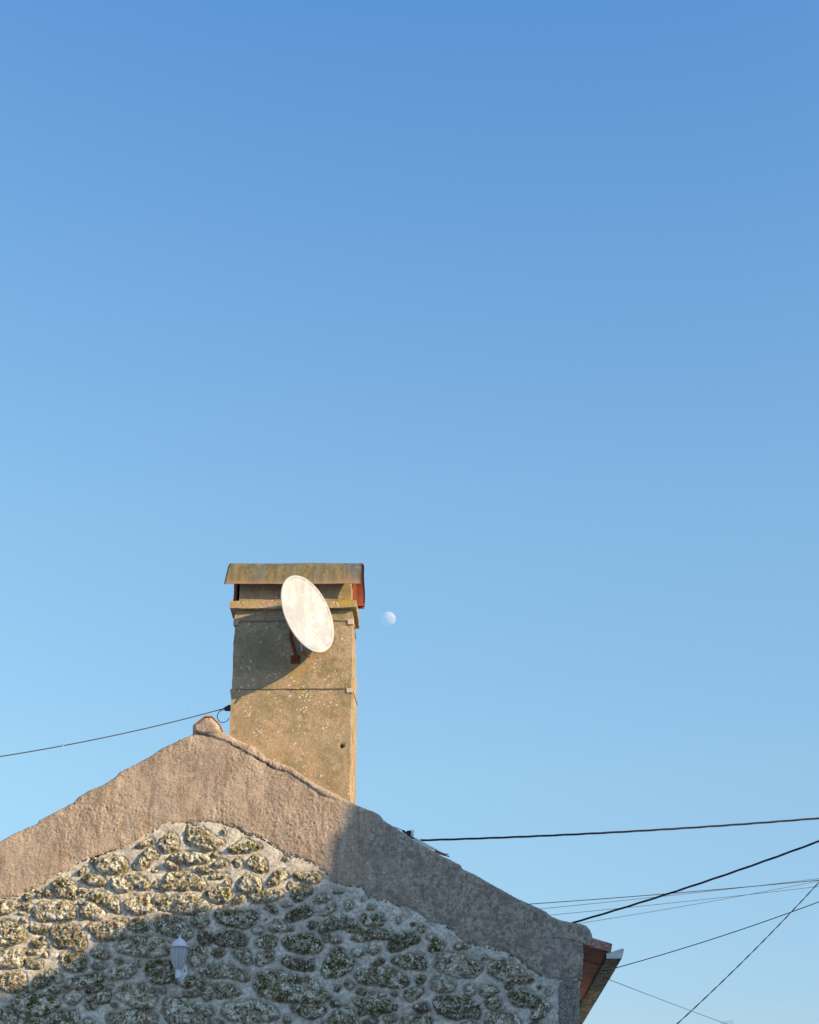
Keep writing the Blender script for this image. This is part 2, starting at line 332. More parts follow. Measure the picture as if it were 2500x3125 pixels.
def el(f, o, cx, cy, rx, ry, ang=0, moss=None):
    a = np.linspace(0, 2 * math.pi, 9)[:-1] + rng.random() * .6; k = 1.06 + .16 * (rng.random(8) - .5); c, s = math.cos(R_(ang)), math.sin(R_(ang))
    x = rx * k * np.cos(a); y = ry * k * np.sin(a); pg(f, o, list(zip(cx + x * c - y * s, cy + x * s + y * c)), moss)
for p in ([(860, 665), (960, 632), (1090, 637), (1155, 680), (1165, 740), (1100, 792), (960, 790), (865, 752)], [(705, 780), (740, 742), (778, 752), (760, 790), (715, 822)],
          [(730, 850), (790, 800), (880, 800), (955, 835), (965, 900), (900, 915), (790, 890)], [(0, 1060), (60, 1030), (170, 1040), (190, 1070), (120, 1120), (40, 1165), (-10, 1160)],
          [(285, 1120), (330, 1058), (450, 1043), (600, 1048), (672, 1090), (692, 1200), (600, 1222), (460, 1214), (380, 1228), (306, 1190)],
          [(785, 1000), (830, 952), (900, 952), (1000, 998), (1068, 1030), (1105, 1160), (1040, 1144), (970, 1092), (900, 1055), (800, 1038)],
          [(718, 1160), (750, 1058), (830, 1046), (920, 1108), (952, 1170), (890, 1218), (790, 1204)], [(-60, 1240), (0, 1218), (80, 1213), (190, 1268), (238, 1340), (216, 1412), (100, 1438), (-60, 1430)],
          [(245, 1275), (330, 1262), (440, 1295), (420, 1333), (330, 1337), (270, 1305)], [(447, 1300), (490, 1252), (620, 1247), (722, 1275), (762, 1350), (782, 1474), (700, 1494), (580, 1463), (498, 1457), (462, 1380)],
          [(763, 1280), (800, 1243), (870, 1263), (960, 1223), (1060, 1213), (1148, 1260), (1143, 1372), (1040, 1398), (900, 1398), (828, 1332)],
          [(-50, 1500), (0, 1478), (100, 1462), (220, 1478), (243, 1530), (200, 1634), (90, 1653), (-40, 1645)], [(228, 1580), (300, 1563), (392, 1590), (382, 1647), (290, 1658), (238, 1622)],
          [(-60, 1730), (0, 1708), (120, 1687), (210, 1687), (243, 1780), (238, 1832), (140, 1884), (50, 1854), (-40, 1810)], [(300, 1770), (350, 1708), (440, 1667), (482, 1690), (467, 1792), (400, 1843), (308, 1828)],
          [(832, 1480), (880, 1448), (970, 1457), (1003, 1530), (982, 1568), (900, 1573), (837, 1532)], [(582, 1790), (640, 1738), (760, 1712), (880, 1692), (953, 1710), (942, 1772), (840, 1803), (700, 1843), (588, 1833)],
          [(778, 1850), (850, 1808), (947, 1798), (920, 1843), (830, 1882), (783, 1877)], [(868, 1890), (930, 1848), (1002, 1858), (1012, 1930), (960, 1988), (878, 1973)],
          [(102, 1960), (140, 1898), (250, 1887), (400, 1887), (543, 1918), (553, 1980), (480, 2063), (330, 2083), (220, 2053), (107, 2013)], [(-60, 2030), (0, 2008), (60, 1998), (152, 2060), (168, 2130), (120, 2205), (-50, 2210)],
          [(198, 2140), (280, 2092), (400, 2088), (483, 2130), (500, 2205), (440, 2260), (220, 2250)], [(492, 2080), (560, 2027), (700, 2028), (723, 2080), (703, 2152), (600, 2205), (498, 2162)]): pg(fA, oA, p)
pg(fA, oA, [(478, 900), (520, 832), (600, 832), (672, 880), (708, 920), (693, 1034), (600, 1004), (500, 1004)], 1)
pg(fA, oA, [(528, 1510), (640, 1518), (780, 1508), (798, 1620), (762, 1673), (680, 1693), (590, 1673), (553, 1590)], .9)
for e in ((855, 678, 32, 34), (438, 978, 42, 36), (347, 952, 28, 18), (352, 992, 32, 20), (248, 1000, 38, 36), (748, 940, 45, 26), (240, 1095, 46, 36), (200, 1145, 36, 22), (222, 1217, 42, 22, 15), (755, 995, 14, 18), (722, 1065, 16, 16),
          (390, 1373, 26, 22), (345, 1427, 76, 34), (447, 1448, 18, 12), (1125, 1220, 30, 16), (305, 1505, 52, 30), (410, 1520, 25, 30), (905, 1632, 72, 32, -10), (532, 1740, 42, 48), (525, 1680, 28, 18), (515, 1852, 70, 30), (662, 1918, 84, 68),
          (1000, 1820, 36, 22), (818, 1922, 44, 28), (275, 1845, 48, 26), (215, 2078, 40, 28), (822, 1995, 58, 36), (1042, 1983, 32, 22), (790, 2150, 60, 34), (1085, 1585, 34, 24), (40, 1780, 0.1, 0.1)): el(fA, oA, *e)
for p in ([(718, 1215), (760, 1173), (850, 1148), (930, 1163), (988, 1230), (978, 1267), (900, 1240), (830, 1282), (758, 1277)], [(810, 1345), (850, 1313), (940, 1293), (992, 1298), (1002, 1402), (930, 1427), (848, 1412)],
          [(743, 1650), (800, 1588), (920, 1558), (1050, 1568), (1122, 1610), (1122, 1690), (1000, 1708), (848, 1692)], [(843, 1490), (880, 1453), (950, 1443), (978, 1490), (973, 1537), (900, 1538), (848, 1527)],
          [(713, 1800), (760, 1763), (860, 1743), (897, 1770), (872, 1832), (780, 1858), (717, 1852)], [(752, 1930), (800, 1893), (900, 1883), (1000, 1893), (1042, 1940), (1033, 2033), (950, 2048), (840, 2013), (767, 1977)],
          [(688, 2090), (740, 2058), (880, 2048), (1010, 2058), (1038, 2100), (1033, 2150), (860, 2190), (718, 2150)]): pg(f2, o2, p)
for p in ([(540, 262), (550, 207), (640, 227), (720, 247), (802, 318), (882, 358), (915, 390), (862, 432), (760, 473), (640, 433), (558, 413), (527, 340)], [(12, 610), (60, 557), (120, 477), (190, 437), (268, 478), (263, 532), (182, 573), (150, 643), (37, 643)],
          [(40, 425), (90, 388), (140, 352), (200, 342), (228, 380), (182, 413), (70, 443)], [(368, 545), (410, 497), (520, 477), (660, 482), (773, 530), (773, 577), (660, 593), (540, 608), (458, 582)],
          [(318, 580), (370, 559), (452, 598), (473, 642), (420, 653), (338, 627)], [(783, 490), (830, 476), (870, 500), (830, 543), (798, 525)], [(943, 450), (1030, 398), (1060, 357), (1180, 372), (1268, 420), (1258, 452), (1130, 483), (1010, 498), (958, 482)],
          [(618, 640), (680, 618), (760, 628), (828, 665), (780, 693), (690, 692)], [(753, 710), (850, 688), (947, 688), (932, 727), (840, 748), (768, 747)], [(272, 820), (328, 760), (348, 668), (450, 657), (582, 668), (683, 738), (738, 790), (712, 853), (620, 848), (500, 853), (380, 843), (283, 863)],
          [(228, 1000), (320, 947), (430, 907), (600, 902), (702, 948), (768, 985), (758, 1052), (680, 1068), (560, 1088), (420, 1063), (288, 1052)], [(177, 1160), (228, 1103), (380, 1092), (492, 1108), (553, 1180), (608, 1290), (542, 1338), (400, 1303), (258, 1262), (187, 1222)],
          [(797, 1330), (838, 1258), (960, 1242), (1082, 1268), (1148, 1330), (1122, 1393), (960, 1408), (828, 1392)], [(962, 1450), (1060, 1438), (1120, 1407), (1178, 1510), (1173, 1577), (1080, 1563), (1038, 1502)],
          [(542, 1400), (640, 1393), (720, 1418), (763, 1470), (722, 1542), (640, 1603), (578, 1562), (542, 1480)], [(662, 1630), (740, 1588), (860, 1577), (1000, 1607), (1168, 1668), (1163, 1722), (1100, 1751), (950, 1703), (800, 1703), (698, 1682)],
          [(393, 1740), (480, 1728), (620, 1687), (633, 1730), (592, 1792), (520, 1808)], [(297, 1930), (350, 1893), (480, 1887), (602, 1958), (643, 2000), (602, 2102), (562, 2182), (400, 2203), (308, 2082)]): pg(fB, oB, p)
pg(fB, oB, [(266, 400), (308, 318), (400, 297), (453, 340), (465, 410), (432, 472), (340, 491), (278, 440)], .8); pg(fB, oB, [(697, 890), (800, 828), (880, 812), (962, 828), (978, 900), (942, 962), (860, 988), (778, 942)], 1)
pg(fB, oB, [(807, 1080), (870, 1007), (930, 1027), (1010, 1057), (1150, 1047), (1258, 1080), (1242, 1142), (1130, 1233), (1050, 1218), (920, 1193), (818, 1152)], .9); pg(fB, oB, [(137, 1590), (188, 1533), (330, 1537), (422, 1558), (443, 1650), (422, 1742), (300, 1773), (188, 1752), (142, 1682)], .9)
pg(fB, oB, [(662, 1850), (740, 1798), (860, 1757), (970, 1768), (1032, 1828), (1078, 1860), (1000, 1903), (850, 1903), (718, 1928)], .5)
for e in ((872, 595, 70, 38), (1035, 585, 42, 36, 25), (238, 800, 22, 40), (228, 665, 36, 16), (940, 778, 28, 28), (278, 935, 55, 48), (668, 1148, 92, 70), (725, 1320, 80, 68), (848, 1460, 66, 40), (83, 1560, 15, 40), (705, 1760, 72, 60), (580, 1870, 80, 34), (322, 1830, 40, 32),
          (735, 2030, 84, 50), (680, 2115, 100, 55), (850, 2150, 62, 36), (905, 290, 18, 28), (245, 2090, 22, 30)): el(fB, oB, *e)
for p in ([(133, 740), (168, 693), (240, 698), (282, 750), (288, 802), (242, 828), (178, 802), (138, 770)], [(57, 920), (78, 858), (130, 832), (200, 842), (248, 910), (238, 957), (150, 978), (78, 967)], [(17, 1060), (48, 998), (112, 988), (107, 1032), (38, 1073)],
          [(127, 1000), (180, 958), (300, 947), (403, 958), (403, 1002), (320, 1038), (178, 1048)], [(192, 1340), (238, 1298), (330, 1292), (368, 1330), (342, 1377), (270, 1388), (208, 1372)], [(187, 1510), (208, 1438), (260, 1412), (322, 1407), (343, 1450), (312, 1497), (238, 1523)],
          [(177, 1640), (213, 1563), (340, 1552), (472, 1588), (622, 1608), (693, 1688), (763, 1740), (742, 1793), (560, 1803), (400, 1793), (248, 1762), (187, 1702)], [(-60, 1840), (-20, 1800), (60, 1783), (200, 1788), (322, 1808), (388, 1880), (362, 1927), (200, 1948), (50, 1943), (-50, 1903)]): pg(f3, o3, p)
el(f3, o3, 218, 1258, 44, 26); el(f3, o3, 1447, 1838, 60, 42); el(f3, o3, 420, 715, 24, 16)
for p in ([(47, 190), (98, 110), (128, 28), (220, 12), (263, 50), (238, 122), (160, 173)], [(318, 55), (430, 63), (540, 43), (622, 73), (628, 112), (560, 158), (440, 143), (358, 112)], [(298, 270), (338, 208), (420, 178), (512, 188), (523, 260), (442, 312), (370, 368), (318, 322)],
          [(543, 340), (588, 283), (670, 263), (722, 283), (738, 320), (652, 357), (563, 383)], [(16, 395), (60, 373), (112, 408), (162, 430), (177, 470), (140, 489), (58, 437)], [(243, 500), (328, 438), (420, 393), (492, 393), (533, 450), (573, 480), (482, 517), (350, 553), (268, 562)],
          [(578, 475), (640, 458), (700, 388), (762, 360), (788, 400), (742, 467), (640, 503)], [(73, 620), (118, 558), (190, 548), (262, 588), (343, 630), (312, 657), (180, 668), (88, 662)], [(592, 620), (648, 558), (760, 503), (902, 508), (983, 558), (1005, 625), (900, 622), (780, 650), (690, 640), (605, 690)],
          [(928, 740), (998, 688), (1090, 648), (1182, 633), (1342, 638), (1383, 680), (1332, 742), (1200, 743), (1060, 768), (948, 772)], [(1312, 850), (1348, 718), (1450, 688), (1562, 678), (1673, 720), (1652, 782), (1552, 812), (1440, 873), (1368, 882)],
          [(687, 890), (758, 838), (832, 838), (882, 908), (963, 978), (968, 1022), (882, 1112), (800, 1143), (688, 1153), (607, 1102), (648, 1000)], [(1128, 1015), (1198, 963), (1278, 948), (1293, 985), (1222, 1027)],
          [(197, 970), (258, 928), (340, 948), (452, 968), (542, 1008), (568, 1060), (542, 1088), (400, 1083), (288, 1047), (212, 1007)], [(962, 1110), (1058, 1073), (1200, 1047), (1382, 1057), (1453, 1108), (1558, 1180), (1553, 1217), (1462, 1268), (1320, 1243), (1180, 1233), (1058, 1213), (997, 1162)],
          [(1487, 1310), (1558, 1258), (1662, 1247), (1718, 1290), (1652, 1352), (1560, 1413), (1508, 1372)], [(943, 1390), (1040, 1367), (1200, 1372), (1352, 1398), (1443, 1440), (1402, 1492), (1260, 1523), (1180, 1573), (1078, 1502), (978, 1432)],
          [(617, 1650), (698, 1578), (778, 1478), (870, 1442), (952, 1478), (1002, 1600), (1012, 1720), (820, 1780), (630, 1720)], [(1457, 1600), (1518, 1543), (1650, 1537), (1762, 1590), (1790, 1720), (1620, 1780), (1460, 1720)]): pg(fC, oC, p)
pg(fC, oC, [(1033, 520), (1078, 478), (1120, 518), (1190, 483), (1278, 488), (1283, 560), (1242, 607), (1120, 602), (1058, 562)], .9); pg(fC, oC, [(203, 760), (258, 713), (330, 718), (430, 683), (552, 688), (593, 770), (643, 820), (602, 882), (450, 908), (318, 882), (228, 812)], 1)
pg(fC, oC, [(1328, 970), (1450, 928), (1560, 893), (1682, 918), (1723, 960), (1728, 1072), (1622, 1068), (1520, 1062), (1418, 1012)], 1); pg(fC, oC, [(1617, 1200), (1638, 1138), (1722, 1118), (1730, 1180), (1660, 1243)], 1); pg(fC, oC, [(273, 1465), (380, 1418), (560, 1418), (668, 1470), (663, 1522), (602, 1577), (450, 1583), (378, 1532)], 1)
for e in ((277, 190, 20, 34), (265, 386, 64, 24), (915, 398, 48, 50), (1145, 412, 42, 24), (530, 595, 48, 40, -25), (670, 720, 40, 60), (775, 760, 65, 36), (965, 640, 80, 36), (1005, 888, 62, 40), (1170, 860, 72, 40), (522, 958, 28, 26), (925, 1228, 54, 38, 20), (790, 1262, 36, 28), (1048, 1297, 54, 36),
          (1160, 1303, 32, 20), (1255, 1330, 46, 24), (1385, 1313, 42, 30), (768, 1425, 58, 36, -12), (1050, 1515, 38, 48, 30), (1145, 1620, 85, 40), (1340, 1590, 68, 42), (262, 1590, 38, 40), (1680, 640, 40, 34), (800, 250, 50, 18), (28, 532, 14, 12), (1440, 540, 24, 36), (1060, 322, 18, 14), (1590, 590, 26, 14)): el(fC, oC, *e)
pg(fD, oD, [(12, 850), (58, 758), (110, 738), (182, 768), (208, 820), (172, 868), (80, 873)], 1); pg(fD, oD, [(565, 1280), (610, 1213), (690, 1223), (788, 1290), (720, 1323), (650, 1358), (578, 1337)], 0)
for p in ([(92, 1020), (118, 928), (200, 887), (380, 902), (482, 958), (593, 1008), (608, 1060), (542, 1143), (420, 1153), (278, 1133), (178, 1083), (107, 1062)], [(647, 1070), (688, 978), (760, 953), (870, 983), (1002, 1038), (1092, 1118), (1148, 1187), (1080, 1208), (900, 1218), (778, 1172), (678, 1112)],
          [(47, 1230), (78, 1158), (170, 1137), (242, 1198), (303, 1250), (272, 1303), (180, 1313), (88, 1282)], [(1253, 1305), (1310, 1248), (1362, 1290), (1305, 1354)], [(858, 1340), (898, 1288), (1040, 1267), (1132, 1318), (1178, 1400), (1150, 1472), (1040, 1453), (948, 1442), (888, 1392)],
          [(1150, 1375), (1200, 1363), (1302, 1428), (1318, 1465), (1262, 1532), (1202, 1593), (1118, 1603), (1108, 1550), (1160, 1480)], [(72, 1410), (118, 1348), (280, 1347), (452, 1368), (553, 1430), (588, 1532), (542, 1573), (420, 1573), (290, 1603), (148, 1532), (87, 1472)],
          [(617, 1610), (658, 1528), (780, 1497), (902, 1512), (973, 1560), (1012, 1700), (820, 1760), (630, 1700)]): pg(fD, oD, p)
for e in ((50, 725, 46, 26), (375, 826, 88, 32), (627, 945, 34, 26), (470, 1288, 52, 58), (870, 1245, 50, 26), (1188, 1250, 24, 28), (712, 1422, 92, 66), (5, 1475, 34, 46), (30, 1605, 45, 40), (460, 1650, 85, 34), (1150, 1660, 70, 40)): el(fD, oD, *e)
for j in range(4):                               # courses below the picture and left of it
    for i in range(17): el(1, (0, 0), -60 + i * 105 + (j % 2) * 50 + rng.random() * 30, 3175 + j * 62 + rng.random() * 18, 34 + rng.random() * 12, 19 + rng.random() * 7, rng.random() * 16 - 8)
for j in range(6):
    for i in range(5):
        u = -470 + i * 92 + (j % 2) * 40 + rng.random() * 20; vv = 2840 + j * 58
        if vv > 2800 - (u + 60) * .42 and u < -50: el(1, (0, 0), u, vv, 32 + rng.random() * 10, 19 + rng.random() * 6, rng.random() * 16 - 8)
QUOIN = full(fD, oD, [(1400, 1195), (1480, 1165), (1560, 1170), (1625, 1185), (1640, 1300), (1640, 2200), (1385, 2200), (1395, 1400)])

def w2(pts): return np.array([[P(u, v)[0], P(u, v)[2]] for u, v in pts])
UPW, LOWW, RIGHTW = w2(UP), w2(LOW), w2(RIGHT)
XL, XR = UPW[0, 0], RIGHTW[-1, 0]
# rear outline of the whole gable
BAND = np.concatenate([UPW, w2([(1780, 2930), (1778, 2968)]), LOWW[::-1]])
WALLP = np.concatenate([LOWW, RIGHTW[4:], [[RIGHTW[-1, 0], 0.], [XL, 0.]]])
ST = .0085
xs = np.concatenate([np.arange(XL, -4.75, .03), np.arange(-4.75, 1.42, ST)])
zs = np.concatenate([np.arange(0, 2.9, .1), np.arange(2.9, 3.3, .02), np.arange(3.3, 6.75, ST)])
X, Z = np.meshgrid(xs, zs, indexing='ij'); nx, nz = X.shape
wob = fbm(X, Z, 14, 3, 3) * .011 + fbm(X, Z, 38, 2, 5) * .010; wob2 = fbm(X, Z, 14, 3, 9) * .011 + fbm(X, Z, 38, 2, 6) * .010
Xd, Zd = X + wob, Z + wob2
rough = fbm(X, Z, 26, 3, 11); fine = fbm(X, Z, 62, 2, 21); wave = fbm(X, Z, 3.0, 3, 31); gran_ = rng.standard_normal(X.shape)
gran_ = (gran_ + .5 * (np.roll(gran_, 1, 0) + np.roll(gran_, -1, 0) + np.roll(gran_, 1, 1) + np.roll(gran_, -1, 1))) / 1.4
# ---- masonry height and masks
S = np.zeros_like(X); G = np.zeros_like(X); MO = np.zeros_like(X); H = wave * .012 + fbm(X, Z, 9, 3, 41) * .008 + fine * .0015
band_s = poly_sdf(Xd, Zd, BAND)
for poly, moss in STONES:
    pw = chaikin(w2(poly), 1); c = pw.mean(0); siz = min(np.ptp(pw[:, 0]), np.ptp(pw[:, 1]))
    if siz < .01: continue
    i0, i1 = np.searchsorted(xs, [pw[:, 0].min() - .06, pw[:, 0].max() + .06]); j0, j1 = np.searchsorted(zs, [pw[:, 1].min() - .06, pw[:, 1].max() + .06])
    if i1 <= i0 or j1 <= j0: continue
    sl_ = (slice(i0, i1), slice(j0, j1)); d = poly_sdf(Xd[sl_], Zd[sl_], pw) + min(.006, siz * .06); k = rng.random()
    m_ = sstep(-.006, .006, d); wd = min(.034, siz * .4); amp = (.020 + .026 * k) * min(1, siz / .10 + .25)
    tilt = ((Z[sl_] - c[1]) * (rng.random() - .5) + (X[sl_] - c[0]) * (rng.random() - .5)) * .22
    hh = amp * (1 - (1 - np.clip(d / wd, 0, 1)) ** 2) + np.clip(tilt, -.02, .02) + rough[sl_] * .022 + fine[sl_] * .012 + gran_[sl_] * .0022
    groove = -.015 * np.exp(-((d + .004) / .009) ** 2)
    H[sl_] = H[sl_] * (1 - m_) + (H[sl_] + hh) * m_ + groove
    S[sl_] = np.maximum(S[sl_], m_); G[sl_] = G[sl_] * (1 - m_) + k * m_; MO[sl_] = MO[sl_] * (1 - m_) + moss * m_
qd = poly_sdf(Xd, Zd, w2(QUOIN)); qm = sstep(-.006, .006, qd)
H = H * (1 - qm) + (.012 + rough * .006 + fine * .004) * qm; S = np.maximum(S, qm); A = qm
edge_in = RIGHTW[:, 0].max()
def grid_mesh(name, mask, Y, cols, mat, parent, extra=None):
    fm = mask[:-1, :-1] & mask[1:, :-1] & mask[1:, 1:] & mask[:-1, 1:]
    used = np.zeros(mask.shape, bool); used[:-1, :-1] |= fm; used[1:, :-1] |= fm; used[1:, 1:] |= fm; used[:-1, 1:] |= fm
    idx = np.full(mask.shape, -1); idx[used] = np.arange(used.sum()); co = np.stack([X[used], Y[used], Z[used]], 1)
    q = np.stack([idx[:-1, :-1][fm], idx[1:, :-1][fm], idx[1:, 1:][fm], idx[:-1, 1:][fm]], 1)
    col = np.stack([c[used] if not np.isscalar(c) else np.full(used.sum(), c) for c in cols], 1); ev, ef, ec = extra
    nv = len(co); co = np.concatenate([co, ev]); col = np.concatenate([col, ec])
    loops = np.concatenate([q.ravel()] + [np.array(f) + nv for f in ef]); tot = np.array([4] * len(q) + [len(f) for f in ef])
    me = bpy.data.meshes.new(name); me.vertices.add(len(co)); me.vertices.foreach_set("co", co.ravel().astype(np.float32))
    me.loops.add(len(loops)); me.loops.foreach_set("vertex_index", loops.astype(np.int32))
    me.polygons.add(len(tot)); me.polygons.foreach_set("loop_start", np.concatenate([[0], np.cumsum(tot)[:-1]]).astype(np.int32))
    me.update(calc_edges=True)
    sm = np.ones(len(tot), bool); sm[len(q):] = False; me.polygons.foreach_set("use_smooth", sm)
    at = me.attributes.new("mask", 'FLOAT_COLOR', 'POINT'); at.data.foreach_set("color", col.ravel().astype(np.float32))
    me.materials.append(mat); me.validate()
    return link(bpy.data.objects.new(name, me), parent)
def prism_extra(poly, y0, y1, c):
    n = len(poly); v = [(x, y0, z) for x, z in poly] + [(x, y1, z) for x, z in poly]
    f = [tuple(range(2 * n - 1, n - 1, -1))] + [(i, n + i, n + (i + 1) % n, (i + 1) % n) for i in range(n)]
    return np.array(v), f, np.tile(np.array(c, float), (2 * n, 1))
wallm = (poly_sdf(X, Z, WALLP) > 0) | ((band_s > 0) & (poly_sdf(X, Z - .10, WALLP) > 0) & (X < RIGHTW[2, 0] - .02))
dR = np.interp(Z, RIGHTW[::-1, 1], RIGHTW[::-1, 0]) - X
Yw = -H + .03 * (1 - sstep(0, .03, dR))
gw = grid_mesh("gable_wall", wallm, Yw, (S, G, MO, A), MAT['rubble'], house, prism_extra(WALLP, .03, .45, (0, .5, 0, 0)))
# ---- render band on top of the gable
bd = poly_sdf(X + wob * .3, Z + wob2 * .3, BAND)
nUP = np.concatenate([UPW]); dU = line_dist(X, Z, nUP[:-1]); dL = line_dist(X + wob * 1.2, Z + wob2 * 1.2, LOWW)
crk = w2([(598, 2236), (625, 2242), (650, 2249), (695, 2268), (737, 2289), (782, 2313), (817, 2334), (845, 2350), (886, 2361), (914, 2382), (935, 2392), (963, 2413), (985, 2428), (1020, 2440)])
crk2 = w2([(1690, 2863), (1740, 2867), (1782, 2884)]); crk3 = w2([(1232, 2605), (1220, 2660), (1199, 2695), (1180, 2742)]); crk4 = w2([(312, 2405), (316, 2440), (333, 2480), (345, 2520), (366, 2580)]); crk5 = w2([(670, 2460), (678, 2490), (690, 2505)])
wx, wz = X + wob * 1.3, Z + wob2 * 1.3
d1 = line_dist(wx, wz, crk); d2 = line_dist(wx, wz, crk2); d3 = line_dist(wx, wz, crk3); d4 = line_dist(wx, wz, crk4); d5 = line_dist(wx, wz, crk5)
lowgroove = np.exp(-(dL / .011) ** 2) * (sstep(.0, .2, fbm(X, Z, 4, 2, 55)) * .45 + .30 * (np.abs(X - P(585, 2510)[0]) < .33) + .5 * (np.abs(X - P(745, 2545)[0]) < .12))
crack = np.clip(np.exp(-(d1 / .0075) ** 2) * (.25 + .75 * sstep(-.12, .22, fbm(X, Z, 6, 2, 57))) + .7 * np.exp(-(d2 / .005) ** 2) + .6 * np.exp(-(d3 / .004) ** 2) * sstep(-.2, .2, fbm(X, Z, 9, 2, 58)) + .35 * np.exp(-(d4 / .004) ** 2) + .4 * np.exp(-(d5 / .004) ** 2) + .4 * lowgroove, 0, 1)
cop_in = sstep(0, .01, (np.interp(X, crk[:, 0], crk[:, 1]) - Z) * -1) * sstep(-2.62, -2.55, X) * (1 - sstep(-1.2, -1.1, X))
rightpart = sstep(-1.55, -.1, X + .25 * fbm(X, Z, 2.6, 3, 71))
Hp = .012 * sstep(0, .03, dL) + wave * .016 + fbm(X, Z, 8, 3, 61) * .005 + (rough * .0014 + fine * .0022 + gran_ * (.0019 * np.clip(.9 + 2.2 * fbm(X, Z, 3.4, 3, 81), .35, 1.35))) * (1 - .4 * rightpart) + cop_in * .012 - crack * .014
Hp = Hp + .02 * sstep(.0, .02, Z - np.interp(X, [UPW[19, 0], UPW[24, 0]], [P(600, 2242)[2], P(660, 2240)[2]])) * ((X > UPW[19, 0] - .01) & (X < UPW[24, 0] + .02)) * .8
rr = .05; Yp = -Hp + rr - np.sqrt(np.maximum(rr * rr - np.clip(rr - dU, 0, rr) ** 2, 0)) * 1.0
dk = np.clip(rightpart * .95 + .25 * sstep(.05, .3, fbm(X, Z, 4, 3, 77)), 0, 1)
pbm = (bd > -.002)
gp = grid_mesh("rendered_gable_band", pbm, Yp, (dk, crack, np.zeros_like(X), np.zeros_like(X)), MAT['plaster'], house, prism_extra(BAND, .045, .46, (.6, 0, 0, 0)))

# ---- side and back walls
DEPTH = 8.0
cx_ = RIGHTW[-1, 0]; zt = P(1782, 2887)[2]
mb = MB(); mb.box((cx_ - .4, .46, 0), (cx_ - .012, DEPTH, zt - .02)); mb.box((XL, .46, 0), (XL + .4, DEPTH, zt - .1)); mb.box((XL + .4, DEPTH - .4, 0), (cx_ - .4, DEPTH, zt - .02)); mb.build("side_wall", MAT['offwall'], house)
# ---- roof
ridge = P(640, 2262); eave = P(1872, 2893)
def roof_slope(x0, z0, x1, z1):
    n = 320; ys = np.linspace(.47, DEPTH + .1, n); vs = []; fs = []; mrow = 24
    for i in range(mrow + 1):
        t = i / mrow; stepz = .012 * ((i % 2))
        for y in ys: vs.append((x0 + (x1 - x0) * t, y, z0 + (z1 - z0) * t - .03 - stepz + .035 * abs(math.sin(math.pi * y / .21))))
    for i in range(mrow):
        for k in range(n - 1): fs.append((i * n + k, (i + 1) * n + k, (i + 1) * n + k + 1, i * n + k + 1))
    return vs, fs
mb = MB(); mb.add(*roof_slope(ridge[0], ridge[2] - .1, eave[0] - .03, eave[2] - .02)); mb.add(*roof_slope(ridge[0], ridge[2] - .1, 2 * ridge[0] - eave[0], eave[2] - .02))
roof = mb.build("roof", MAT['tile'], house, True)
mb = MB(); top = [(589, 2218), (626, 2189), (647, 2189), (673, 2217)]; a = w2(top); b = w2([(589, 2214), (625, 2185), (648, 2185), (674, 2213)])
mb.prism([tuple(p) for p in b] + [tuple(p) for p in a[::-1]], -.012, DEPTH); mb.build("ridge_tile", MAT['tile'], roof)
# ---- eaves at the right corner
def pxpoly(pts, y): return [(P(u, v, y)[0], P(u, v, y)[2]) for u, v in pts]
mb = MB(); Y0 = .035
mb.prism(pxpoly([(1785, 2860), (1812, 2863), (1869, 2880), (1865.5, 2905.5), (1797, 2888), (1779, 2886)], Y0)[::-1], Y0, DEPTH); mb.build("eave_course", MAT['eave'], house, bevel=.004)
soff = pxpoly([(1775, 2888), (1797, 2890), (1852, 2906.5)], Y0 + .03); yj = [Y0 + .03, .82, 3.1, 5.4, DEPTH]
mb = MB()
for a, b in zip(yj[:-1], yj[1:]):
    zo = .006 * (yj.index(a) % 2); mb.prism([(soff[0][0] - .05, soff[0][1] - zo), (soff[1][0], soff[1][1] - zo), (soff[2][0], soff[2][1] - zo), (soff[2][0], soff[2][1] + .03), (soff[0][0] - .05, soff[0][1] + .03)], a + .006, b - .006)
mb.build("soffit", MAT['soffit'], house)
gpx = pxpoly([(1851, 2924.4), (1898.7, 2923.7), (1904.7, 2895.5), (1900, 2895.5), (1894, 2920), (1855, 2920.5), (1855, 2904), (1851, 2904)], Y0 + .04)
gj = [Y0 + .05, .84, 3.1, 5.3, DEPTH]; mb = MB()
for k, (a, b) in enumerate(zip(gj[:-1], gj[1:])): mb.prism([(x, z - .003 * (k % 2)) for x, z in gpx][::-1], a, b)
gut = mb.build("gutter", MAT['gutter'], house)
cap = pxpoly([(1851, 2924.6), (1898.9, 2924), (1905.5, 2894.5), (1896, 2895), (1866, 2905.5), (1851, 2908)], Y0 + .02); mb = MB(); mb.prism(cap[::-1], Y0 + .02, Y0 + .048); mb.build("gutter_end_cap", MAT['zinc'], gut, bevel=.003)
for yy in gj[1:4]:
    mb = MB(); cx2 = np.mean([p[0] for p in gpx[:4]]); cz2 = np.mean([p[1] for p in gpx[:4]])
    mb.prism([(cx2 + (x - cx2) * 1.07, cz2 + (z - cz2) * 1.10) for x, z in gpx[:4]][::-1], yy - .012, yy + .012); mb.build("gutter_joint", MAT['gutter'], gut)

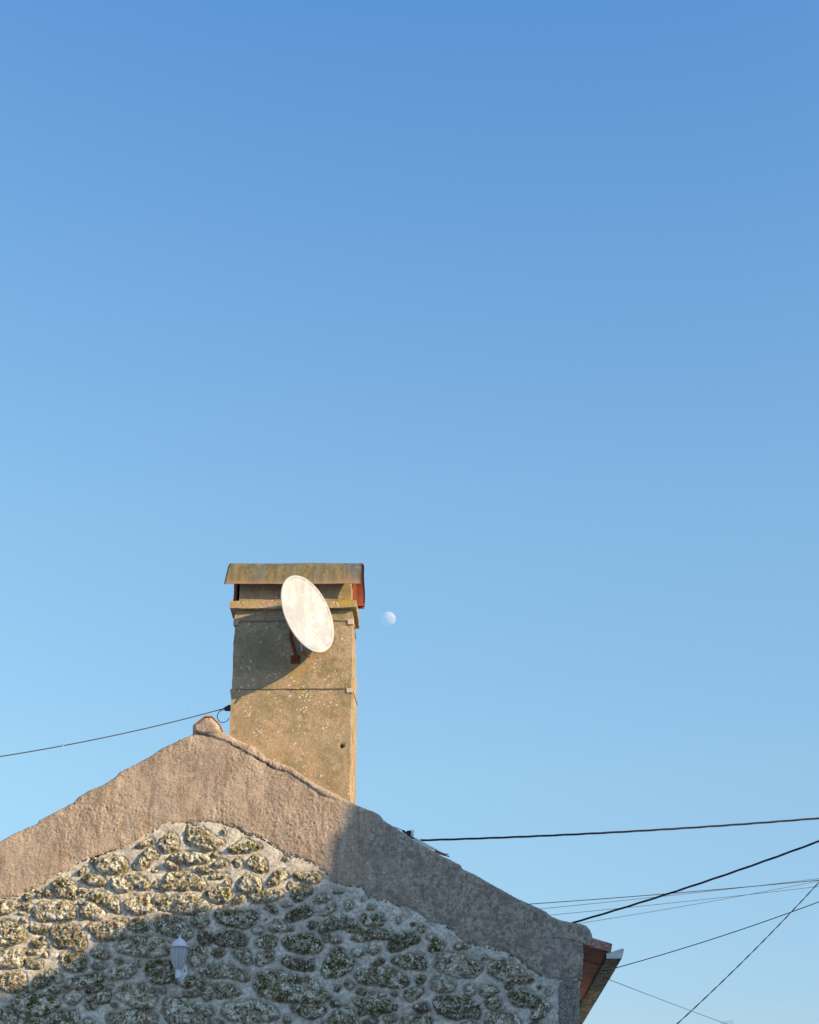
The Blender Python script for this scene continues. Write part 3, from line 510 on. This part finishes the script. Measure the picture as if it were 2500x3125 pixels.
# ================================================================ chimney (part of the house)
YC, CD = .30, .56
xl, xr = -2.248, -.980; zc_top = P(900, 1900, YC)[2]
def rough_box(x0, x1, y0, y1, z0, z1, step=.03, amp=.004, taper=0, seed=0):
    vs = []; fs = []
    def face(fn, a, b, n1, n2):
        base = len(vs)
        for i in range(n1 + 1):
            for j in range(n2 + 1): vs.append(fn(a * i / n1, b * j / n2))
        for i in range(n1):
            for j in range(n2): fs.append((base + i * (n2 + 1) + j, base + (i + 1) * (n2 + 1) + j, base + (i + 1) * (n2 + 1) + j + 1, base + i * (n2 + 1) + j + 1))
    X_, Y_, Z_ = x1 - x0, y1 - y0, z1 - z0; nxx, nyy, nzz = [max(1, int(q / step)) for q in (X_, Y_, Z_)]
    face(lambda a, b: (x0 + a, y0, z0 + b), X_, Z_, nxx, nzz); face(lambda a, b: (x1 - a, y1, z0 + b), X_, Z_, nxx, nzz)
    face(lambda a, b: (x1, y0 + a, z0 + b), Y_, Z_, nyy, nzz); face(lambda a, b: (x0, y1 - a, z0 + b), Y_, Z_, nyy, nzz)
    face(lambda a, b: (x0 + a, y0 + b, z1), X_, Y_, nxx, nyy); face(lambda a, b: (x0 + a, y1 - b, z0), X_, Y_, nxx, nyy)
    v = np.array(vs); d = np.stack([fbm(v[:, 1] * 1.3 + v[:, 0] * .7, v[:, 2], 7, 3, seed + s) for s in (1, 2, 3)], 1) * amp
    return v + d, fs
def masked(o, fn):
    me = o.data; n = len(me.vertices); co = np.zeros(n * 3, np.float32); me.vertices.foreach_get("co", co); co = co.reshape(-1, 3)
    at = me.attributes.new("mask", 'FLOAT_COLOR', 'POINT'); c = np.zeros((n, 4), np.float32); q = fn(co); c[:, :q.shape[1]] = q; at.data.foreach_set("color", c.ravel()); return o
def blob(co, u, v, y, r): p = P(u, v, y); return np.exp(-(((co[:, 0] - p[0]) / r) ** 2 + ((co[:, 2] - p[2]) / r) ** 2))
v, f = rough_box(xl, xr, YC, YC + CD, 4.2, P(900, 1862, YC)[2], .018, .011, seed=70)
v[:, 0] += .030 * np.clip((v[:, 1] - YC) / CD, 0, 1) * np.clip((7.75 - v[:, 2]) / .9, 0, 1) * (v[:, 0] > -1.6)
hp = P(1043, 2278, YC); hd = np.sqrt((v[:, 0] - hp[0]) ** 2 + (v[:, 2] - hp[2]) ** 2); v[:, 1] += np.where((hd < .018) & (v[:, 1] < YC + .02), .05, 0)
chim = mesh_obj("chimney", v, f, MAT['chimney'], house, True)
def chim_mask(co):
    ye = np.clip(blob(co, 910, 2040, YC, .09) * .55 + blob(co, 916, 2106, YC, .03) * .9 + blob(co, 862, 2020, YC, .03) * .6 + blob(co, 865, 1947, YC, .03) * .5, 0, 1)
    dkk = np.clip(.30 * blob(co, 800, 1985, YC, .20) + .25 * blob(co, 760, 1930, YC, .30) + .35 * blob(co, 975, 1960, YC, .18) + .35 * blob(co, 1040, 2120, YC, .10) + .2 * blob(co, 735, 2210, YC, .12), 0, 1)
    hole = (np.sqrt((co[:, 0] - hp[0]) ** 2 + (co[:, 2] - hp[2]) ** 2) < .018) & (co[:, 1] < YC + .08)
    lich = .9 * blob(co, 900, 2135, YC, .20) + .8 * blob(co, 960, 2150, YC, .14) + .6 * blob(co, 765, 2165, YC, .06) + .5 * blob(co, 1030, 2330, YC, .08) + .35 * blob(co, 740, 2080, YC, .12)
    return np.stack([ye, dkk, hole * .75, np.clip(lich, 0, 1)], 1)
masked(chim, chim_mask)
YF = YC - .062; zf0, zf1 = P(900, 1855.5, YF)[2], P(900, 1834, YF)[2]; xf0, xf1 = P(701.5, 1855, YF)[0], P(1087.6, 1855, YF)[0]
v, f = rough_box(xf0, xf1, YF, YC + CD + .03, zf0, zf1, .016, .009, seed=90)
cor = mesh_obj("cornice", v, f, MAT['chimney'], chim, True)
masked(cor, lambda co: np.stack([np.clip(1.3 * blob(co, 1062, 1836, YF, .05) + 1.2 * blob(co, 1040, 1832, YF, .03) + .8 * blob(co, 1001, 1832, YF, .025) + .8 * blob(co, 1088, 1850, YF, .03) + .42 * blob(co, 730, 1842, YF, .25) + .35 * blob(co, 1020, 1845, YF, .2), 0, 1), np.zeros(len(co)), np.zeros(len(co))], 1))
xn0, xn1 = P(730, 1830, YC + .02)[0], P(1071, 1830, YC + .02)[0]
v, f = rough_box(xn0, xn1, YC + .03, YC + CD - .05, zf1 - .02, P(900, 1775, YC + .03)[2], .02, .005, seed=95)
v[:, 2] += 0; neck = mesh_obj("flue_neck", v, f, MAT['chimney'], chim, True)
masked(neck, lambda co: np.stack([.9 * blob(co, 1060, 1826, YC, .05), .1 * np.ones(len(co)), np.zeros(len(co))], 1))
# barrel shaped metal cap
ca, yc0 = .40, .575; ze = P(690, 1782, yc0 - ca)[2]; xc0, xc1 = P(700, 1722, yc0 - .13)[0], P(1109, 1724, yc0 - .1)[0]; cb = (P(900, 1717.5, yc0 - .13)[2] - ze) / .95; zr = ze + cb
na, nxx = 28, 60; vs = []; fs = []; fm = []
for lay, off in ((0, 0), (1, .007)):
    for i in range(nxx + 1):
        t = i / nxx
        for k in range(na + 1):
            a = math.pi * k / na; wv = .0025 * math.sin(9 * t + 2 * a) + (.0015 * math.sin(23 * t) if k in (0, na) else 0)
            vs.append((xc0 + (xc1 - xc0) * t + .004 * math.sin(5 * a) + (.028 - .036 * (1 - math.sin(a))) * (1 - t), yc0 - ((ca if math.cos(a) > 0 else .30) - off) * math.cos(a), ze + .02 * 0 + (cb - off) * math.sin(a) + wv - .010 * t))
nn = (nxx + 1) * (na + 1)
for i in range(nxx):
    for k in range(na):
        q = (i * (na + 1) + k, (i + 1) * (na + 1) + k, (i + 1) * (na + 1) + k + 1, i * (na + 1) + k + 1); fs.append(q); fm.append(0); fs.append(tuple(nn + j for j in q[::-1])); fm.append(1)
for i in range(nxx):
    for k in (0, na): a = i * (na + 1) + k; b = a + na + 1; fs.append((a, b, nn + b, nn + a)); fm.append(1)
for k in range(na):
    for i in (0, nxx): a = i * (na + 1) + k; fs.append((a, a + 1, nn + a + 1, nn + a)); fm.append(1)
capo = mesh_obj("metal_cap", vs, fs, [MAT['cap'], MAT['caprust']], chim, True, fm)
masked(capo, lambda co: np.stack([np.clip(sstep(ze + .06, ze + .01, co[:, 2]) * .7 + .5 * blob(co, 1060, 1778, yc0 - ca, .12) + .3 * blob(co, 705, 1776, yc0 - ca, .10) + .8 * blob(co, 736, 1766, yc0 - ca, .018), 0, 1), blob(co, 1085, 1745, yc0 - .2, .12) + .5 * blob(co, 790, 1770, yc0 - .2, .07), np.zeros(len(co))], 1))
mb = MB()                                        # angle iron rim along the rear edge, and legs
mb.box((xc0 + .05, yc0 + .30 - .045, ze - .012), (xc1 - .005, yc0 + .30 - .010, ze + .006)); mb.box((xc1 - .10, yc0 + .30 - .012, ze - .03), (xc1 - .004, yc0 + .30 + .004, ze + .03))
for x in (xn0 - .035, xn1 + .012):
    mb.box((x, yc0 + .15, zf1 - .01), (x + .022, yc0 + .17, ze + .2)); mb.box((x, yc0 - .16, zf1 - .01), (x + .022, yc0 - .14, ze + .2))
mb.build("cap_frame", MAT['caprust'], chim)
mb = MB(); mb.box((xn0 - .042, yc0 - .16, zf1 - .01), (xn0 - .010, yc0 + .24, ze + .10)); mb.build("cap_gap_shade", MAT['black'], chim)  # black plate added to darken the unlit gap at the cap's left end
for vv in (1895.5, 2103):
    zz = P(900, vv, YC)[2]; e = .007
    fl = .030 * min(1, max(0, (7.75 - zz) / .9)); c4 = [(xl - e, YC - e), (xr + e, YC - e), (xr + e + fl, YC + CD + e), (xl - e, YC + CD + e)]
    pts = []
    for i in range(4):
        (x0, y0), (x1, y1) = c4[i], c4[(i + 1) % 4]
        for t in np.linspace(0, 1, 14)[:-1]: pts.append((x0 + (x1 - x0) * t, y0 + (y1 - y0) * t, zz + .0025 * math.sin(31 * t + i) - .05 * (0)))
    pts.append(pts[0]); mb = MB(); mb.tube(pts, .0042, 6); mb.build("hoop_wire", MAT['wire'], chim)
    for s, x in ((1, xr), (-1, xl)):
        mb = MB(); z0 = zz - .045; z1 = zz + .014 if vv < 2000 else zz + .004
        xa, xb = (x - .052, x + .010) if s > 0 else (x - .010, x + .045)
        mb.box((xa, YC - .012, z0), (xb, YC + .0, z1)); mb.box((x + .0 if s > 0 else x - .010, YC + .0005, z0), (x + .010 if s > 0 else x - .0, YC + .05, z1)); mb.build("corner_plate", MAT['plate'] if s > 0 else MAT['chimney'], chim, bevel=.004)

# ================================================================ satellite dish
DC = PV(939, 1873.5, YC - .435)
tc = (Vector(CAM) - DC); dist = tc.length; tc.normalize(); rt = Vector((0, 0, 1)).cross(tc).normalized(); up = tc.cross(rt)
DN = (.523 * tc + .852 * (.894 * rt + .448 * up)).normalized(); DR = 125 / F_PX * dist * .985
dish = thing("satellite_dish", "large round white satellite dish with rusty bracket on the chimney face", "satellite dish", PV(903, 2005, YC))
mb = MB(); dep = .075; prof = [(.0005, -dep)]
for k in range(1, 21): r = DR * .93 * k / 20; prof.append((r, -dep * (1 - (k / 20) ** 2)))
prof += [(DR * .935, -.008), (DR * .955, -.008), (DR * .962, .006), (DR * .99, .008)]
back = [(r + .002 if r > .01 else r, z - .012) for r, z in prof][::-1]
mb.lathe(prof + back, DC, DN, 72); mb.build("reflector", MAT['dish'], dish, True)
mb = MB(); ring = [(DR + .009 * math.cos(a), .002 + .011 * math.sin(a)) for a in np.linspace(0, 2 * math.pi, 9)]; mb.lathe(ring, DC, DN, 72); mb.build("rim", MAT['rim'], dish, True)
bk = DC - DN * (dep + .032); wp = PV(902, 2008, YC - .012); mb = MB()
mb.box((wp.x - .050, YC - .014, wp.z - .060), (wp.x + .050, YC - .0005, wp.z + .03)); mb.build("wall_plate", MAT['rust'], dish, bevel=.003)
mid = Vector((wp.x - .045, YC - .10, wp.z + .19)); mb = MB(); mb.tube([wp + Vector((.01, .01, -.02)), wp + Vector((0, -.045, .04)), mid, mid + Vector((0, -.03, .2)), bk + Vector((-.02, .03, -.02))], [.022, .021, .020, .020, .024], 12); mb.build("mounting_arm", MAT['rust'], dish, True)
mb = MB(); q = DN.to_track_quat('Z', 'Y'); mb.lathe([(.0, -.05), (.07, -.05), (.07, .0), (.09, .006), (0.0, .01)], bk, DN, 20); mb.tube([bk + Vector((0, 0, .1)), bk, bk + Vector((.0, 0, -.12))], .02, 8); mb.build("back_bracket", MAT['rust'], dish)
a0 = PV(918, 1960, YC - .36); a1 = PV(923, 1990, YC - .36); a2 = PV(934, 1999, YC - .40); a3 = PV(947, 2006, YC - .46)
mb = MB(); mb.tube([a0 + Vector((0, .05, .1)), a0, a1], .010, 6); mb.build("strut", MAT['zinc'], dish)
mb = MB(); mb.tube([a1 + Vector((-.01, .02, .01)), a1, a2, a3], [.012, .016, .014, .008], 6); mb.build("feed_arm_stub", MAT['caprust'], dish)

# ================================================================ wall lantern
YL = -.20
lan = thing("wall_lantern", "white outdoor wall lantern with tapered glass on the shaded stone wall", "lantern", PV(560, 2966, -.02))
def lz(v): return P(548, v, YL)[2]
lx = P(546, 2920, YL)[0]; px_ = (P(600, 2900, YL)[0] - P(500, 2900, YL)[0]) / 100
LC = Vector((lx, YL, 0))
def lprof(lst): return [(r * px_, lz(v)) for r, v in lst]
mb = MB(); mb.lathe(lprof([(36, 2892), (33, 2889), (25, 2886), (22, 2880), (17, 2872), (11, 2867), (6, 2864.5), (5, 2862), (0.1, 2861)]), LC, (0, 0, 1), 16); mb.lathe(lprof([(36, 2892), (27, 2893), (0.1, 2893)]), LC, (0, 0, 1), 16); lr = mb.build("lantern_roof", MAT['lampwhite'], lan)
mb = MB(); mb.lathe(lprof([(5.2, 2864), (5.6, 2862), (3, 2860), (2.2, 2856), (1, 2852), (.1, 2850)]), LC, (0, 0, 1), 12); mb.build("finial", MAT['lampwhite'], lr, True)
gm = M("frosted_lamp_glass", .45, .5); gm.col(gm.mix(gm.noise(30, 3), (.26, .28, .30), (.36, .38, .40))); gm.b.inputs["Transmission Weight"].default_value = .12
mb = MB(); mb.lathe(lprof([(26.5, 2893), (26, 2902), (24.5, 2915), (22, 2928), (18.5, 2940), (14, 2951), (10, 2960), (.1, 2960)]), LC, (0, 0, 1), 32); gl = mb.build("glass_shade", gm.mat, lan, True)
mb = MB()
for k in range(6):
    a = k * math.pi / 3 + .35; mb.tube([(LC.x + (r * px_ + .001) * math.cos(a), LC.y + (r * px_ + .001) * math.sin(a), lz(v)) for r, v in ((26.5, 2893), (26, 2902), (24.5, 2915), (22, 2928), (18.5, 2940), (14, 2951), (10, 2960))], .0022, 5)
mb.build("glass_rib", MAT['lampwhite'], gl)
mb = MB(); mb.lathe(lprof([(10, 2956), (10.5, 2959), (8.5, 2963), (7, 2966), (8.6, 2968), (8.6, 2977), (7, 2979), (7, 2981), (8.5, 2984), (4, 2987), (.1, 2987)]), LC, (0, 0, 1), 20)
mb.tube([LC + Vector((0, 0, lz(2983))), LC + Vector((.02, .07, lz(2990))), Vector((P(562, 2978, -.04)[0], -.04, P(562, 2978, -.04)[2]))], .013, 8); mb.build("lamp_holder", MAT['lampwhite'], lan)
sh = pxpoly([(563, 2938), (568, 2950), (570, 2958), (572, 2966), (570, 2973), (564, 2982), (561, 2987), (556, 2990), (551, 2986), (549, 2976), (550, 2966), (555, 2954)], -.055)
mb = MB(); mb.prism(sh[::-1], -.062, .0); bp_ = mb.build("back_plate", MAT['white'], lan, bevel=.006)
s_ = P(564, 2963, -.064); mb = MB(); mb.lathe([(.007, -.004), (.007, .004), (.0001, .005)], s_, (0, -1, 0), 8); mb.build("screw", MAT['black'], bp_)
mb = MB(); mb.tube([P(568, 2958, -.03), P(571, 2950, -.045), P(569, 2944, -.045)], [.005, .004, .002], 6); mb.build("scroll", MAT['white'], bp_)

# ================================================================ cables
def cable_pts(a, b, ya, yb, sag, ext, n=60):
    A_, B_ = PV(*a, ya), PV(*b, yb); out = []
    for k in range(n + 1):
        t = k / n * ext; p = A_.lerp(B_, t); p.z -= sag * 4 * t * (1 - t); out.append(p)
    return out
def cable(label, a, b, ya, yb, sag, r, mat, ext=1.7, strands=1, pitch=.35, group=None):
    pts = cable_pts(a, b, ya, yb, sag, ext, 80 if strands == 1 else 600); mb = MB()
    if strands == 1: mb.tube(pts, r, 6)
    else:
        L = 0; acc = [0]
        for p, q in zip(pts[:-1], pts[1:]): L += (q - p).length; acc.append(L)
        for s in range(strands):
            ph = 2 * math.pi * s / strands; mb.tube([p + Vector((0, math.cos(ph + l / pitch * 6.283), math.sin(ph + l / pitch * 6.283))) * r * 1.02 for p, l in zip(pts, acc)], r, 6)
    o = mb.build("overhead_cable", mat, None, True); return tag(o, label, "cable", group)
G1 = "overhead cables right of the house"
cable("black twisted power cable running right from the white anchor disc on the gable coping", (1282, 2564.5), (2500, 2497), .22, .6, .028, .0056, MAT['black'], strands=3, pitch=.75, group=G1)
cable("thickest black cable rising steeply from behind the coping's rounded end", (1745, 2817), (2500, 2567), .5, -.8, .026, .0055, MAT['black'], strands=3, pitch=.8, group=G1)
cable("thin dark wire meeting the coping highest of the fine wires there", (1600, 2760), (2500, 2686), 2.0, 2.5, .012, .0042, MAT['black'], group=G1)
cable("fine faded wire just under the thin dark wire, leaving the coping slope", (1640, 2774.5), (2500, 2681), 5.0, 9.0, .012, .0036, MAT['fadewire'], group=G1)
cable("fine faded wire reaching the coping just above where the thickest cable does", (1665, 2794), (2500, 2705), 5.0, 9.0, .012, .0036, MAT['fadewire'], group=G1)
cable("fine faded wire meeting the coping's rounded end beside the thickest cable", (1755, 2820), (2500, 2688), 5.0, 9.0, .02, .0034, MAT['fadewire'], group=G1)
cable("dark single cable rising to the right from behind the grey gutter end", (1850, 2962), (2500, 2752), 1.2, 1.0, .028, .0046, MAT['greycable'], group=G1)
cable("brownish twisted wire slanting steeply up to the right edge, crossing the gutter's dark cable", (1840, 3323), (2500, 2692), -1.4, 0.5, .058, .0036, MAT['brown'], strands=2, pitch=.3, group=G1)
cable("fine grey wire sloping down to the right from under the gutter", (1840, 2982), (2300, 3155), 1.5, 4.0, .006, .0035, MAT['fadewire'], ext=2.6, group=G1)
lc = thing("phone_cable", "thin black cable with a small loop clamped to the chimney's left side", "cable", PV(701, 2160, .5))
mb = MB(); mb.tube(cable_pts((690, 2160.5), (-60, 2318), .5, -1.5, .042, 1.7), .0052, 6); mb.build("wire", MAT['black'], lc, True)
mb = MB(); mb.prism(pxpoly([(683, 2162), (685, 2159.5), (699, 2151.5), (704, 2151.5), (704, 2168.5), (687, 2168.5)], .47)[::-1], .455, .495); mb.build("clamp", MAT['black'], lc, bevel=.004)
c0 = PV(681.7, 2185.8, .47); rl = 18.4 * (P(800, 2186, .47)[0] - P(700, 2186, .47)[0]) / 100
mb = MB(); mb.tube([c0 + Vector((math.cos(a), 0, math.sin(a) * 1.08)) * rl for a in np.linspace(R_(75), R_(345), 40)], .0042, 6); mb.build("cable_loop", MAT['black'], lc, True)
# small hardware on the coping
an = thing("cable_anchor", "small black clamp and white insulator disc fixed on the right coping", "cable anchor", PV(1258, 2556, .16))
ya = .16; ic = PV(1259, 2544.5, ya); mb = MB(); mb.lathe([(.0001, -.014), (.034, -.014), (.040, -.006), (.041, .006), (.036, .014), (.0001, .015)], ic, (.92, 0, -.18), 20); mb.build("insulator_disc", MAT['white'], an, True)
mb = MB(); mb.tube([PV(1243, 2536, ya), PV(1246, 2548, ya), PV(1250, 2556, ya)], [.010, .016, .014], 8); mb.tube([PV(1250, 2535, ya), PV(1252, 2545, ya), PV(1256, 2556, ya)], .015, 8); mb.tube([PV(1252, 2554, ya), PV(1268, 2560, ya)], .009, 6); mb.build("clamp", MAT['black'], an)
mb = MB(); mb.tube([PV(1205, 2523.5, ya), PV(1228, 2534, ya), PV(1230, 2535, ya), PV(1238, 2542, ya), PV(1245, 2546, ya)], [.004, .004, .012, .012, .005], 7); mb.build("tension_rod", MAT['greycable'], an)
pp = thing("plastic_pipe", "white plastic pipe with a broken red end lying down the coping slope", "pipe", PV(1268, 2562, .10))
yp = .12; mb = MB(); mb.tube([PV(1266, 2559.5, yp), PV(1300, 2577.5, yp), PV(1334, 2595.5, yp)], .013, 10); mb.build("pipe_body", MAT['white'], pp, True)
mb = MB(); mb.tube([PV(1328, 2596, yp), PV(1348, 2605, yp), PV(1362, 2610.5, yp)], [.014, .014, .011], 10); mb.tube([PV(1352, 2606, yp), PV(1369, 2606.5, yp)], [.006, .005], 6); mb.tube([PV(1350, 2608, yp), PV(1372, 2614, yp)], [.008, .006], 6); mb.build("red_sleeve", MAT['red'], pp)

# ================================================================ far things
mm = bpy.data.materials.new("moon_dust"); mm.use_nodes = True; t = mm.node_tree; t.nodes.remove(t.nodes["Principled BSDF"]); out = t.nodes["Material Output"]
df = t.nodes.new("ShaderNodeBsdfDiffuse"); tr = t.nodes.new("ShaderNodeBsdfTransparent"); ad = t.nodes.new("ShaderNodeAddShader"); geo = t.nodes.new("ShaderNodeNewGeometry"); mx = t.nodes.new("ShaderNodeMixShader"); tr2 = t.nodes.new("ShaderNodeBsdfTransparent")
nz_ = t.nodes.new("ShaderNodeTexNoise"); nz_.inputs["Scale"].default_value = .021; nz_.inputs["Detail"].default_value = 3; tco = t.nodes.new("ShaderNodeTexCoord"); t.links.new(tco.outputs["Object"], nz_.inputs["Vector"])
mr = t.nodes.new("ShaderNodeMix"); mr.data_type = 'RGBA'; mr.inputs[6].default_value = (.070, .047, .023, 1); mr.inputs[7].default_value = (.27, .17, .074, 1); t.links.new(nz_.outputs["Fac"], mr.inputs[0]); t.links.new(mr.outputs[2], df.inputs[0])
t.links.new(df.outputs[0], ad.inputs[0]); t.links.new(tr.outputs[0], ad.inputs[1]); t.links.new(geo.outputs["Backfacing"], mx.inputs[0]); t.links.new(ad.outputs[0], mx.inputs[1]); t.links.new(tr2.outputs[0], mx.inputs[2]); t.links.new(mx.outputs[0], out.inputs[0])
MC = PV(1185.8, 1889.1, 18000.0); mr_ = 22.5 / F_PX * abs((MC - Vector(CAM)).dot(Vector(_F)))
bm = bmesh.new(); bmesh.ops.create_uvsphere(bm, u_segments=64, v_segments=32, radius=mr_); me = bpy.data.meshes.new("moon"); bm.to_mesh(me); bm.free(); me.materials.append(mm); me.polygons.foreach_set("use_smooth", np.ones(len(me.polygons), bool))
mo = link(bpy.data.objects.new("moon", me)); mo.location = MC; tag(mo, "pale gibbous daytime moon in the blue sky right of the chimney cap", "moon")
bc = PV(573.3, 2160, 400.0); mb = MB(); sp = .24
mb.add([bc + Vector(p) for p in ((-sp, 0, .08), (-.08, -.08, .0), (0, .12, -.02), (0, -.14, -.03), (.1, -.05, -.07), (sp, 0, -.06), (0, 0, -.09), (0, 0, .01))], [(0, 1, 7, 2), (5, 4, 7, 2), (0, 1, 6, 2), (5, 4, 6, 2), (1, 3, 7), (3, 4, 7), (1, 3, 6), (3, 4, 6)])
tag(mb.build("flying_bird", MAT['greycable']), "tiny far-off bird, a dark speck in the sky above the gable tip", "bird")
# mesh panel whose top edge just shows at the bottom of the frame
ga = thing("grid_antenna", "faint grey mesh panel just peeping over the bottom edge far right of the gutter", "antenna", (PV(2215, 3125, 60.0).x, 60, 0))
c_ = [PV(2199, 3119.5, 60), PV(2237, 3114.5, 60), PV(2241, 3150, 60), PV(2203, 3155, 60)]; mb = MB()
for k in range(8):
    t_ = k / 7; mb.tube([c_[0].lerp(c_[1], t_), c_[3].lerp(c_[2], t_)], .006, 5); mb.tube([c_[0].lerp(c_[3], t_), c_[1].lerp(c_[2], t_)], .006, 5)
mb.build("mesh_panel", MAT['ash'], ga); ce = (c_[2] + c_[3]) / 2; mb = MB(); mb.tube([ce, Vector((ce.x, 60, 0))], .03, 8); mb.build("mast", MAT['ash'], ga)

# ================================================================ the house across the lane: its roofline throws the shade on the gable
YN = -5.8; kx = -SDIR[0] / SDIR[1]; kz = -SDIR[2] / SDIR[1]
prof = [(-60, 3062), (0, 3036), (170, 2962), (260, 2900), (360, 2830), (440, 2800), (560, 2785), (700, 2764), (840, 2735), (940, 2708), (970, 2692), (988, 2664), (992, 2600), (1006, 2562), (1034, 2528), (1050, 2470), (1076, 2436), (1500, 2420), (3050, 2420)]
top = [(P(u, v)[0] + kx * -YN, P(u, v)[2] + kz * -YN) for u, v in prof]
nb = thing("neighbour_house", "limewashed house across the lane, outside the picture, shading the gable", "house", (top[9][0], YN, 0))
pf = [(top[-1][0], 0), (top[0][0], 0)] + top; pb = [(x + kx * .3, z + (kz * .3 if z > 0 else 0)) for x, z in pf]; n_ = len(pf); mb = MB()   # the coping slopes up towards the lane's far side
mb.add([(x, YN, z) for x, z in pf] + [(x, YN - .3, z) for x, z in pb], [tuple(range(n_)), tuple(range(2 * n_ - 1, n_ - 1, -1))] + [(i, n_ + i, n_ + (i + 1) % n_, (i + 1) % n_) for i in range(n_)]); mb.build("gable_wall", MAT['offwall'], nb)
mb = MB(); mb.box((top[1][0], YN - 5, 0), (top[-1][0], YN - .31, 5.2)); mb.build("wall", MAT['offwall'], nb)
